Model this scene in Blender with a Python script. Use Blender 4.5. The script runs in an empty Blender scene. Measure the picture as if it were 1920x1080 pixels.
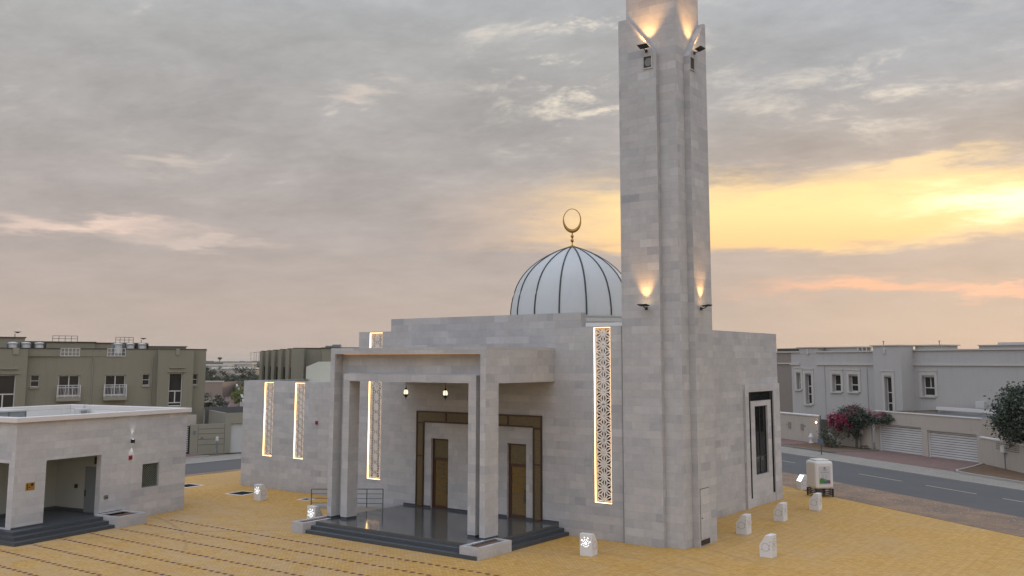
import bpy, math, random
from math import sin, cos, radians as R, pi
from mathutils import Vector, Matrix
random.seed(7)
sc = bpy.context.scene
COL = sc.collection
# ------------------------------------------------------------------ camera
TA = 0.6295
cam = bpy.data.cameras.new('camera'); camo = bpy.data.objects.new('camera', cam); COL.objects.link(camo)
camo.location = (0, 0, 7.7); camo.rotation_euler = (pi/2 + 0.1219, 0, TA)
cam.sensor_width = 36; cam.lens = 1747.7/1920*36
cam.shift_x = (960-990.2)/1920; cam.shift_y = (462-540)/1920
cam.clip_end = 20000; cam.clip_start = .5
sc.camera = camo
sc.render.resolution_x = 1024; sc.render.resolution_y = 576
# ------------------------------------------------------------------ colour management
sc.view_settings.view_transform = 'Standard'; sc.view_settings.look = 'None'
sc.view_settings.exposure = 0.38; sc.view_settings.gamma = 1
# ------------------------------------------------------------------ node helper
class NT:
    def __init__(s, nt): s.nt = nt; s.n = nt.nodes; s.l = nt.links
    def new(s, t, **k):
        n = s.n.new(t)
        for a, b in k.items(): setattr(n, a, b)
        return n
    def put(s, sock, v):
        if v is None: return
        if hasattr(v, 'is_output') or isinstance(v, bpy.types.NodeSocket): s.l.new(v, sock)
        else:
            if isinstance(v, tuple) and len(v) == 3 and sock.type == 'RGBA': v = (*v, 1)
            sock.default_value = v
    def m(s, op, a, b=None, c=None, clamp=False):
        n = s.new('ShaderNodeMath', operation=op, use_clamp=clamp)
        s.put(n.inputs[0], a); s.put(n.inputs[1], b); s.put(n.inputs[2], c); return n.outputs[0]
    def vm(s, op, a, b=None):
        n = s.new('ShaderNodeVectorMath', operation=op); s.put(n.inputs[0], a); s.put(n.inputs[1], b)
        return n.outputs['Value'] if op == 'DOT_PRODUCT' else n.outputs[0]
    def mix(s, f, a, b, mode='MIX'):
        n = s.new('ShaderNodeMix', data_type='RGBA', blend_type=mode)
        s.put(n.inputs[0], f); s.put(n.inputs[6], a); s.put(n.inputs[7], b); return n.outputs[2]
    def ramp(s, f, stops, interp='LINEAR'):
        n = s.new('ShaderNodeValToRGB'); e = n.color_ramp.elements; n.color_ramp.interpolation = interp
        while len(e) > 1: e.remove(e[0])
        e[0].position = stops[0][0]; e[0].color = (*stops[0][1], 1)
        for p, c in stops[1:]:
            q = e.new(p); q.color = (*c, 1)
        s.put(n.inputs[0], f); return n.outputs[0]
    def noise(s, vec, scale, detail=4, rough=.5, dist=0):
        n = s.new('ShaderNodeTexNoise'); s.put(n.inputs['Vector'], vec)
        n.inputs['Scale'].default_value = scale; n.inputs['Detail'].default_value = detail
        n.inputs['Roughness'].default_value = rough; n.inputs['Distortion'].default_value = dist
        return n.outputs[0]
    def sep(s, v):
        n = s.new('ShaderNodeSeparateXYZ'); s.put(n.inputs[0], v); return n.outputs
    def comb(s, x, y, z):
        n = s.new('ShaderNodeCombineXYZ'); s.put(n.inputs[0], x); s.put(n.inputs[1], y); s.put(n.inputs[2], z); return n.outputs[0]
    def maprange(s, v, a, b, c=0., d=1., smooth=True):
        n = s.new('ShaderNodeMapRange', interpolation_type='SMOOTHSTEP' if smooth else 'LINEAR')
        for i, x in enumerate((v, a, b, c, d)): s.put(n.inputs[i], x)
        return n.outputs[0]
def srgb(r, g, b):
    f = lambda c: (c/255/12.92 if c/255 <= .04045 else ((c/255+.055)/1.055)**2.4)
    return (f(r), f(g), f(b))
# ------------------------------------------------------------------ world: overcast dusk sky with a break of low sun
w = bpy.data.worlds.new('World'); sc.world = w; w.use_nodes = True
N = NT(w.node_tree); N.n.clear()
d = N.new('ShaderNodeTexCoord').outputs['Generated']
d = N.vm('NORMALIZE', d)
dx, dy, dz = N.sep(d)
right = N.vm('DOT_PRODUCT', d, (cos(TA), sin(TA), 0)); fwd = N.vm('DOT_PRODUCT', d, (-sin(TA), cos(TA), 0))
az = N.m('DEGREES', N.m('ARCTAN2', right, fwd)); el = N.m('DEGREES', N.m('ARCSINE', dz))
elp = N.m('MAXIMUM', el, 0.)
# cloud deck coordinates: flattened towards the horizon
den = N.m('ADD', N.m('MAXIMUM', dz, 0.), .19)
px = N.m('DIVIDE', right, den); py = N.m('DIVIDE', fwd, den)
P = N.comb(px, py, 0.)
n1 = N.noise(P, 2.6, 8, .6, .3)
P2 = N.comb(N.m('ADD', N.m('MULTIPLY', px, .8), N.m('MULTIPLY', py, .3)), py, 3.)
n2 = N.noise(P2, 6.4, 8, .66, .25)
wy = N.m('SUBTRACT', N.noise(N.comb(N.m('MULTIPLY', az, .09), N.m('MULTIPLY', el, .45), 5.), 1.6, 6, .6), .5)
wf = N.m('SUBTRACT', N.noise(N.comb(N.m('MULTIPLY', az, .28), N.m('MULTIPLY', el, 1.2), 9.), 1.5, 5, .6), .5)
elw = N.m('ADD', el, N.m('ADD', N.m('MULTIPLY', wy, 4.2), N.m('MULTIPLY', wf, 1.0)))
azw = N.m('ADD', az, N.m('MULTIPLY', wf, 6.))
base = N.ramp(N.m('DIVIDE', elp, 60.), [(0, srgb(174, 159, 149)), (.05, srgb(172, 157, 148)), (.11, srgb(165, 154, 149)),
        (.2, srgb(158, 152, 149)), (.32, srgb(158, 157, 156)), (.5, srgb(182, 187, 197)), (1, srgb(215, 224, 240))])
cold = N.m('MULTIPLY', N.maprange(az, 4., 26.), N.maprange(elw, 11., 20.))
base = N.mix(N.m('MULTIPLY', cold, .5), base, srgb(158, 163, 172))
warmR = N.m('MULTIPLY', N.m('MULTIPLY', N.maprange(az, 0., 18.), N.maprange(elp, 17., 9.)), N.maprange(elp, 1., 8., .45, 1.))
base = N.mix(N.m('MULTIPLY', warmR, .38), base, srgb(196, 170, 149))
# light and dark of the deck
k = N.m('ADD', N.m('MULTIPLY', N.m('SUBTRACT', n1, .5), N.maprange(el, 1., 12., .2, .62)), N.m('MULTIPLY', N.m('SUBTRACT', n2, .5), N.maprange(el, 1., 14., .08, .42)))
n3 = N.noise(P2, 22., 6, .7, .2)
k = N.m('ADD', k, N.m('MULTIPLY', N.m('SUBTRACT', n3, .5), N.maprange(el, 3., 14., .04, .2)))
base = N.mix(1., base, N.m('ADD', 1., k), 'MULTIPLY')
def blob(a, e, sa, se, warp=True):
    A_, E_ = (azw, elw) if warp else (az, el)
    qa = N.m('DIVIDE', N.m('SUBTRACT', A_, a), sa); qe = N.m('DIVIDE', N.m('SUBTRACT', E_, e), se)
    return N.m('EXPONENT', N.m('MULTIPLY', N.m('ADD', N.m('MULTIPLY', qa, qa), N.m('MULTIPLY', qe, qe)), -1.))
colr = base
# broad orange glow spreading left of the break
g0 = N.m('MULTIPLY', N.m('MULTIPLY', N.maprange(azw, -9., 7.), N.maprange(elw, 6.2, 7.6)), N.maprange(elw, 11.8, 8.8))
colr = N.mix(N.m('MULTIPLY', g0, .85), colr, N.mix(N.maprange(azw, -4., 8.), srgb(206, 178, 154), srgb(244, 206, 150)))
# the break itself
elb = N.m('ADD', el, N.m('ADD', N.m('MULTIPLY', wy, 1.3), N.m('MULTIPLY', wf, .55)))
lowc = N.maprange(az, 20., 28., 6.3, 7.4)
g1 = N.m('MULTIPLY', N.maprange(N.m('SUBTRACT', elb, lowc), 0., .75), N.maprange(elw, 11.7, 8.7))
g1 = N.m('MULTIPLY', g1, N.maprange(azw, -1., 10.))
colr = N.mix(N.m('MULTIPLY', g1, .95), colr, N.mix(N.maprange(el, 6.5, 9.5), srgb(240, 194, 134), srgb(250, 216, 150)))
hot = blob(27.2, 8.7, 4., .7)
colr = N.mix(N.m('MULTIPLY', hot, .95), colr, (1.3, 1.08, .68))
for (a, e, sa, se, c, s_) in ((19.5, 4.3, 4.5, .5, srgb(242, 178, 140), .75), (27, 3.9, 3., .28, srgb(245, 180, 148), .7),
                             (-25.8, 7.4, 4.8, .42, srgb(222, 196, 180), .85), (-20, 6.7, 4., .3, srgb(205, 186, 174), .6),
                             (-21.5, 11.4, 2.2, .35, srgb(205, 190, 178), .5), (-10.5, 16.4, 1.6, .35, srgb(214, 198, 184), .5),
                             (22, 10.9, 3.5, .5, srgb(248, 214, 158), .6)):
    colr = N.mix(N.m('MULTIPLY', blob(a, e, sa, se), s_), colr, c)
# ragged bright breaks left of the tower
br = N.m('MULTIPLY', N.maprange(n2, .5, .68), N.m('ADD', blob(4.2, 18.5, 5.5, 4.8), N.m('MULTIPLY', blob(21, 15.5, 8., 3.), .45)), None, True)
colr = N.mix(br, colr, srgb(238, 224, 202))
sp = N.m('MULTIPLY', N.m('MULTIPLY', N.maprange(n2, .6, .74), N.maprange(n1, .42, .6)), N.maprange(el, 8., 13.))
colr = N.mix(N.m('MULTIPLY', sp, .55), colr, srgb(212, 200, 188))
# the sky overhead and behind the viewer, out of the picture, is brightened as added fill light
back = N.m('MULTIPLY', N.maprange(N.m('ABSOLUTE', az), 45., 120.), 1.)
colr = N.mix(1., colr, N.mix(back, (1, 1, 1), (1.80, 1.84, 1.93)), 'MULTIPLY')
sky = N.new('ShaderNodeTexSky', sky_type='NISHITA'); sky.sun_disc = False; sky.sun_elevation = R(8.5); sky.sun_rotation = R(-8.8)
bg1 = N.new('ShaderNodeBackground'); N.put(bg1.inputs[0], colr); bg1.inputs[1].default_value = 1.0
bg2 = N.new('ShaderNodeBackground'); N.put(bg2.inputs[0], sky.outputs[0]); bg2.inputs[1].default_value = .05
mx = N.new('ShaderNodeMixShader'); mx.inputs[0].default_value = .04
N.l.new(bg1.outputs[0], mx.inputs[1]); N.l.new(bg2.outputs[0], mx.inputs[2])
wo = N.new('ShaderNodeOutputWorld'); N.l.new(mx.outputs[0], wo.inputs[0])
# ------------------------------------------------------------------ sun: behind cloud, low, right of the tower
sl = bpy.data.lights.new('sun', 'SUN'); sl.energy = .6; sl.angle = R(14); sl.color = (1, .78, .52)
so = bpy.data.objects.new('sun', sl); COL.objects.link(so)
sa = TA + pi/2 - R(27.3)
sdir = Vector((cos(sa)*cos(R(8.5)), sin(sa)*cos(R(8.5)), sin(R(8.5))))
so.rotation_euler = sdir.to_track_quat('Z', 'Y').to_euler(); so.location = (0, 0, 60)

# ------------------------------------------------------------------ materials
MATS = {}
def mat(name, col=(.5, .5, .5), rough=.7, metal=0., spec=.5, fn=None, emit=None, es=0.):
    if name in MATS: return MATS[name]
    m = bpy.data.materials.new(name); m.use_nodes = True; T = NT(m.node_tree)
    b = T.n['Principled BSDF']
    T.put(b.inputs['Base Color'], col); b.inputs['Roughness'].default_value = rough; b.inputs['Metallic'].default_value = metal
    b.inputs['Specular IOR Level'].default_value = spec
    if emit: T.put(b.inputs['Emission Color'], emit); b.inputs['Emission Strength'].default_value = es
    if fn: fn(T, b)
    MATS[name] = m; return m
def UV(T): return T.new('ShaderNodeUVMap').outputs[0]
def OC(T): return T.new('ShaderNodeTexCoord').outputs['Object']
def GP(T): return T.new('ShaderNodeNewGeometry').outputs['Position']
def brick(T, vec, w_, h_, mort=.01, off=.5, seed=0.):
    n = T.new('ShaderNodeTexBrick'); T.put(n.inputs['Vector'], vec)
    n.inputs['Color1'].default_value = (0, 0, 0, 1); n.inputs['Color2'].default_value = (1, 1, 1, 1); n.inputs['Mortar'].default_value = (.5, .5, .5, 1)
    n.inputs['Scale'].default_value = 1; n.inputs['Mortar Size'].default_value = mort; n.inputs['Mortar Smooth'].default_value = .1
    n.inputs['Brick Width'].default_value = w_; n.inputs['Row Height'].default_value = h_; n.inputs['Bias'].default_value = 0
    n.offset = off; return n.outputs[0], n.outputs[1]
def f_stone(tone):
    def f(T, b):
        uv = UV(T)
        c1, mo = brick(T, uv, .86, .34, .0035, .41)
        c2, _ = brick(T, T.vm('ADD', uv, (.3, 0., 0.)), 1.5, .34, .0, .33)
        v = T.m('ADD', T.m('MULTIPLY', c1, .6), T.m('MULTIPLY', c2, .4))
        cc = T.ramp(v, [(0, (.30, .305, .32)), (.2, (.36, .362, .37)), (.45, (.384, .38, .38)), (.6, (.398, .40, .403)), (.8, (.42, .412, .406)), (1, (.46, .463, .468))])
        blot = T.noise(T.vm('MULTIPLY', uv, (1., 1.5, 1.)), 1.1, 6, .62)
        fine = T.noise(uv, 9., 4, .7)
        marb = T.noise(T.vm('ADD', uv, T.vm('MULTIPLY', T.comb(c1, c1, c1), (9., 5., 0.))), 2.6, 6, .68, .4)
        cc = T.mix(1., cc, T.m('ADD', .62, T.m('ADD', T.m('MULTIPLY', blot, .34), T.m('ADD', T.m('MULTIPLY', fine, .14), T.m('MULTIPLY', marb, .28)))), 'MULTIPLY')
        pink = T.maprange(T.noise(uv, .35, 3, .5), .45, .7)
        cc = T.mix(T.m('MULTIPLY', pink, .35), cc, T.mix(1., cc, (1.04, .96, .93), 'MULTIPLY'))
        # contact shade painted as a patchy brown band at the foot, a few damp streaks
        cc = T.mix(T.m('MULTIPLY', mo, .5), cc, (.2, .19, .18))
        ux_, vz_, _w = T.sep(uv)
        foot_shade = T.m('MULTIPLY', T.maprange(vz_, .55, .0), T.maprange(T.noise(uv, 2.2, 5, .7), .35, .7))
        cc = T.mix(T.m('MULTIPLY', foot_shade, .45), cc, (.25, .215, .17))
        drip = T.noise(T.comb(T.m('MULTIPLY', ux_, 2.2), T.m('MULTIPLY', vz_, .12), 3.), 1., 5, .65)
        cc = T.mix(T.m('MULTIPLY', T.maprange(drip, .56, .78), .22), cc, T.mix(1., cc, (.74, .73, .72), 'MULTIPLY'))
        cc = T.mix(1., cc, tone, 'MULTIPLY')
        T.put(b.inputs['Base Color'], cc)
        bp = T.new('ShaderNodeBump'); bp.inputs['Strength'].default_value = .25; bp.inputs['Distance'].default_value = .02
        T.put(bp.inputs['Height'], T.m('SUBTRACT', T.m('MULTIPLY', fine, .5), mo)); T.put(b.inputs['Normal'], bp.outputs[0])
    return f
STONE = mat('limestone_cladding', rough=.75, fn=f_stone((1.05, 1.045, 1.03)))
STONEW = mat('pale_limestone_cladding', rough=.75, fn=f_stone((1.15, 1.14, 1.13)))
def f_plain(c, amp=.12, sc_=1.5, streak=.0):
    def f(T, b):
        o = OC(T); a = T.noise(o, sc_, 6, .6); g = T.noise(o, sc_*14, 3, .6)
        v = T.m('ADD', 1-amp*.75, T.m('ADD', T.m('MULTIPLY', a, amp), T.m('MULTIPLY', g, amp*.5)))
        cc = T.mix(1., c, v, 'MULTIPLY')
        if streak:
            x, y, z = T.sep(o); s_ = T.noise(T.comb(T.m('MULTIPLY', x, 3.), T.m('MULTIPLY', y, 3.), T.m('MULTIPLY', z, .25)), 1.4, 4, .6)
            cc = T.mix(T.m('MULTIPLY', T.maprange(s_, .5, .8), streak), cc, T.mix(1., cc, (.72, .7, .66), 'MULTIPLY'))
        T.put(b.inputs['Base Color'], cc)
        bp = T.new('ShaderNodeBump'); bp.inputs['Strength'].default_value = .15; bp.inputs['Distance'].default_value = .02
        T.put(bp.inputs['Height'], g); T.put(b.inputs['Normal'], bp.outputs[0])
    return f
def plain(name, c, rough=.8, amp=.12, sc_=1.5, metal=0., streak=0., spec=.5): return mat(name, c, rough, metal, spec, fn=f_plain(c, amp, sc_, streak))
RENDER = plain('villa_render_olive', (.22, .205, .15), amp=.16, sc_=.5, streak=.35)
RENDERD = plain('villa_trim_olive', (.255, .24, .185))
RENDG = plain('villa_render_grey', (.39, .375, .355), amp=.14, sc_=.5, streak=.4)
RENDGD = plain('villa_trim_grey', (.44, .42, .385), streak=.3)
BEIGE = plain('boundary_wall_beige', (.40, .36, .305), amp=.16, sc_=.6, streak=.5)
WHITEW = plain('white_painted_render', (.66, .65, .62), amp=.12, sc_=.7, streak=.35)
COPING = plain('pale_coping', (.62, .585, .56), amp=.1)
DOMEM = plain('dome_paint', (.49, .50, .49), .55, .1, .6, streak=.25)
BLACK = mat('black_metal', (.012, .012, .013), .45)
RIBM = mat('rib_metal', (.03, .035, .03), .5)
GOLD = mat('gold_metal', (.42, .24, .06), .38, 1.)
GRAN = None
def f_gran(T, b):
    o = GP(T); a = T.noise(o, 60., 2, .6); c2 = T.noise(o, 1.2, 4, .6)
    cc = T.ramp(a, [(.3, (.05, .053, .054)), (.7, (.115, .12, .12))])
    cc = T.mix(T.m('MULTIPLY', T.maprange(c2, .45, .75), .4), cc, (.11, .105, .095)); T.put(b.inputs['Base Color'], cc)
    c3, mo = brick(T, T.vm('MULTIPLY', o, (1., 1., 1.)), .6, .6, .006, 0.)
    T.put(b.inputs['Roughness'], T.m('ADD', .05, T.m('MULTIPLY', c2, .12)))
GRAN = mat('dark_granite', (.04, .045, .05), .16, fn=f_gran)
def f_gran2(T, b):
    a = T.noise(GP(T), 40., 3, .6); T.put(b.inputs['Base Color'], T.ramp(a, [(.3, (.03, .036, .042)), (.7, (.075, .083, .092))]))
GRANS = mat('honed_granite', rough=.5, fn=f_gran2)
FRAMEB = plain('door_frame_brown', (.055, .02, .008), .45, .2, 3.)
def f_panel(T, b):
    uv = UV(T); v = T.new('ShaderNodeTexVoronoi'); T.put(v.inputs['Vector'], T.vm('MULTIPLY', uv, (26., 26., 26.))); v.inputs['Scale'].default_value = 1
    f_ = T.maprange(v.outputs['Distance'], .25, .5)
    T.put(b.inputs['Base Color'], T.mix(f_, (.19, .15, .075), (.11, .09, .045)))
DPANEL = mat('perforated_gold_panel', rough=.42, metal=.35, fn=f_panel)
def f_dglass(T, b):
    uv = UV(T); x, y, z = T.sep(uv)
    n_ = T.noise(T.comb(T.m('MULTIPLY', x, 3.), T.m('MULTIPLY', y, 16.), 0.), 1., 3, .6)
    T.put(b.inputs['Base Color'], T.mix(T.maprange(n_, .5, .62), (.17, .105, .028), (.075, .08, .07)))
DGLASS = mat('bronze_tinted_glass', rough=.18, metal=.2, fn=f_dglass)
GLASS = mat('dark_window_glass', (.012, .013, .014), .05, 0., .35)
GLASSB = mat('brown_window_glass', (.03, .027, .022), .12)
ALU = plain('white_window_frame', (.55, .54, .52), .5)
SHUT = None
def f_shut(T, b):
    x, y, z = T.sep(OC(T)); s_ = T.m('FRACT', T.m('DIVIDE', z, .19)); 
    cc = T.ramp(s_, [(0, (.16, .16, .15)), (.22, (.15, .15, .145)), (.34, (.50, .49, .47)), (1, (.55, .54, .52))])
    g = T.noise(OC(T), .9, 4); T.put(b.inputs['Base Color'], T.mix(1., cc, T.m('ADD', .82, T.m('MULTIPLY', g, .34)), 'MULTIPLY'))
SHUT = mat('roller_shutter', rough=.5, fn=f_shut)
def f_pave(T, b):
    p = GP(T); x, y, z = T.sep(p)
    c1, mo = brick(T, p, .2, .1, .011, .5)
    big = T.noise(p, .16, 6, .62); med = T.noise(p, .9, 6, .65); rowv = T.noise(T.comb(T.m('MULTIPLY', x, .25), T.m('MULTIPLY', y, 5.), 0.), 1., 4, .6)
    cc = T.ramp(c1, [(0, (.44, .24, .052)), (.5, (.52, .30, .075)), (1, (.58, .35, .105))])
    dust = T.maprange(T.m('ADD', big, T.m('MULTIPLY', T.m('SUBTRACT', med, .5), .5)), .40, .68)
    # dusty, foot-worn forecourt in front of the portico
    wear = T.m('MULTIPLY', T.maprange(y, 36., 29.), T.maprange(x, -21., -30.))
    dust = T.m('ADD', T.m('MULTIPLY', dust, .42), T.m('MULTIPLY', T.m('MULTIPLY', wear, .55), T.maprange(med, .25, .7)), None, True)
    cc = T.mix(dust, cc, (.47, .325, .175))
    blot = T.maprange(T.noise(T.vm('ADD', p, (31., 7., 0.)), .32, 7, .7), .60, .72)
    cc = T.mix(T.m('MULTIPLY', blot, .5), cc, (.41, .33, .235))
    rv2 = T.noise(T.comb(T.m('MULTIPLY', x, 4.5), T.m('MULTIPLY', y, .3), 0.), 1., 4, .6)
    jn = T.m('MULTIPLY', T.m('LESS_THAN', T.m('FRACT', T.m('DIVIDE', x, .4)), .14), T.maprange(x, -24., -19.))
    cc = T.mix(1., cc, T.m('ADD', .72, T.m('ADD', T.m('MULTIPLY', med, .2), T.m('ADD', T.m('MULTIPLY', rowv, .16), T.m('MULTIPLY', rv2, .2)))), 'MULTIPLY')
    cc = T.mix(T.m('MULTIPLY', jn, .16), cc, (.22, .13, .05))
    def arc(cx_, cy_, r_, w2):
        ddx = T.m('SUBTRACT', x, cx_); ddy = T.m('SUBTRACT', y, cy_); rr_ = T.m('SQRT', T.m('ADD', T.m('MULTIPLY', ddx, ddx), T.m('MULTIPLY', ddy, ddy)))
        return T.maprange(T.m('ABSOLUTE', T.m('SUBTRACT', rr_, T.m('ADD', r_, T.m('MULTIPLY', med, .25)))), w2, 0.)
    tyre = arc(-22., 12., 19.5, .16)
    for q_ in ((-22., 12., 21.1, .16), (-4., 60., 27., .2), (-4., 60., 28.7, .2), (-48., 6., 22., .14)): tyre = T.m('MAXIMUM', tyre, arc(*q_))
    cc = T.mix(T.m('MULTIPLY', T.m('MULTIPLY', tyre, T.maprange(big, .35, .65)), .32), cc, (.17, .115, .06))
    cc = T.mix(T.m('MULTIPLY', mo, .5), cc, (.19, .115, .04))
    T.put(b.inputs['Base Color'], cc)
    bp = T.new('ShaderNodeBump'); bp.inputs['Strength'].default_value = .3; bp.inputs['Distance'].default_value = .01
    T.put(bp.inputs['Height'], T.m('SUBTRACT', med, mo)); T.put(b.inputs['Normal'], bp.outputs[0])
PAVE = mat('yellow_block_paving', rough=.8, fn=f_pave, spec=.3)
REDBR = plain('red_paver', (.13, .04, .028), .8, .3, 6.)
def f_ground(c1, c2, c3, s_):
    def f(T, b):
        p = GP(T); a = T.noise(p, s_, 8, .65); g = T.noise(p, s_*9, 5, .7); k_ = T.noise(p, s_*.12, 4, .6)
        cc = T.mix(T.maprange(a, .35, .65), c1, c2); cc = T.mix(T.maprange(g, .5, .75), cc, c3)
        cc = T.mix(1., cc, T.m('ADD', .75, T.m('MULTIPLY', k_, .5)), 'MULTIPLY'); T.put(b.inputs['Base Color'], cc)
        bp = T.new('ShaderNodeBump'); bp.inputs['Strength'].default_value = .5; bp.inputs['Distance'].default_value = .06
        T.put(bp.inputs['Height'], g); T.put(b.inputs['Normal'], bp.outputs[0])
    return f
SAND = mat('desert_ground', rough=.95, spec=.2, fn=f_ground((.20, .16, .115), (.13, .115, .08), (.09, .09, .055), .05))
VERGE = mat('stony_verge', rough=.95, spec=.2, fn=f_ground((.285, .185, .12), (.185, .14, .105), (.34, .275, .21), .55))
SOIL = mat('planter_soil', rough=.95, spec=.2, fn=f_ground((.15, .075, .05), (.20, .11, .075), (.09, .06, .04), 5.))
BED = mat('garden_bed_soil', rough=.95, spec=.2, fn=f_ground((.16, .10, .06), (.12, .08, .05), (.22, .15, .09), 2.))
def f_asph(T, b):
    p = GP(T); a = T.noise(p, .35, 6, .6); g = T.noise(p, 30., 3, .7)
    x, y, z = T.sep(OC(T)); tr = T.noise(T.comb(T.m('MULTIPLY', x, .03), T.m('MULTIPLY', y, 1.1), 0.), 1., 4, .6)
    cc = T.mix(1., (.082, .080, .078), T.m('ADD', .62, T.m('ADD', T.m('MULTIPLY', a, .3), T.m('ADD', T.m('MULTIPLY', g, .22), T.m('MULTIPLY', tr, .28)))), 'MULTIPLY')
    T.put(b.inputs['Base Color'], cc)
ASPH = mat('asphalt', rough=.85, fn=f_asph)
PAINT = plain('road_paint', (.36, .32, .22), .7, .5, 3.)
KERB = plain('kerb_concrete', (.34, .32, .29), .85, .25, 2.)
def f_walk(T, b):
    p = OC(T); c1, mo = brick(T, p, .4, .2, .02); a = T.noise(p, .5, 6, .6)
    cc = T.mix(c1, (.25, .225, .19), (.29, .26, .22)); cc = T.mix(1., cc, T.m('ADD', .72, T.m('MULTIPLY', a, .5)), 'MULTIPLY')
    T.put(b.inputs['Base Color'], T.mix(T.m('MULTIPLY', mo, .4), cc, (.14, .12, .10)))
WALK = mat('beige_pavement', rough=.85, fn=f_walk)
def f_red(T, b):
    p = OC(T); c1, mo = brick(T, p, .3, .15, .015); a = T.noise(p, .8, 6, .6)
    cc = T.mix(c1, (.155, .088, .075), (.20, .118, .10)); cc = T.mix(1., cc, T.m('ADD', .7, T.m('MULTIPLY', a, .55)), 'MULTIPLY')
    T.put(b.inputs['Base Color'], T.mix(T.m('MULTIPLY', mo, .4), cc, (.10, .06, .05)))
REDP = mat('red_paving', rough=.85, fn=f_red)
LED = mat('led_strip', (1, .7, .4), emit=(1., .62, .27), es=3.6)
LEDP = mat('cove_led_strip', (1, .6, .3), emit=(1., .45, .16), es=.45)
LAMPG = mat('lantern_glass', (1, .9, .75), .3, emit=(1., .80, .56), es=1.0)
COOL = mat('cool_lamp_glow', (1, 1, 1), emit=(.95, 1., 1.), es=1.4)
WARML = mat('floodlight_lens', (1, .7, .4), emit=(1., .62, .25), es=5.)
SCREEN = plain('carved_screen_stone', (.66, .645, .62), .7, .1, 4.)
SCRBACK = plain('screen_backing_grey', (.26, .255, .25), .6)
SCRDARK = mat('screen_backing_glass', (.01, .01, .011), .12)
BOLL = plain('white_carved_stone', (.62, .61, .595), .7, .14, 5.)
CARVE = plain('carved_recess', (.36, .35, .33), .9)
LBACK = plain('louvre_green_metal', (.10, .115, .085), .5)
CEIL = plain('portico_soffit_brown', (.16, .105, .065), .6, .2, 2.)
TANK = plain('water_tank_white', (.48, .48, .46), .55, .15, 1.)
GREYM = plain('grey_metal', (.17, .19, .205), .45, .2, 2., .3)
POLE = plain('dark_grey_pole', (.07, .075, .075), .5)
RED = mat('red_enamel', (.30, .015, .02), .4)
BLUE = plain('blue_grey_paint', (.10, .13, .17), .5)
KIOSK = plain('white_fibreglass', (.62, .60, .57), .4, .08, 1.2)
def leafmat(name, a, b_, c=None):
    def f(T, b):
        r = T.new('ShaderNodeNewGeometry').outputs['Random Per Island']
        st = [(0, a), (.6, b_), (1, c or b_)]
        T.put(b.inputs['Base Color'], T.ramp(r, st)); b.inputs['Subsurface Weight'].default_value = 0
    return mat(name, rough=.55, fn=f)
LEAFD = leafmat('dark_glossy_leaves', (.016, .028, .016), (.035, .052, .03), (.11, .135, .095))
LEAFG = leafmat('green_leaves', (.04, .065, .02), (.075, .105, .035), (.12, .15, .06))
LEAFY = leafmat('yellow_green_leaves', (.09, .12, .015), (.14, .17, .025), (.18, .2, .05))
LEAFO = leafmat('olive_leaves', (.05, .06, .035), (.085, .095, .055), (.12, .13, .085))
LEAFS = leafmat('scrub_leaves', (.035, .045, .025), (.06, .07, .04), (.085, .09, .055))
FLOW = leafmat('magenta_flowers', (.13, .006, .025), (.27, .012, .06), (.40, .05, .12))
BARK = plain('bark', (.07, .055, .04), .9, .3, 6.)

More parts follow.
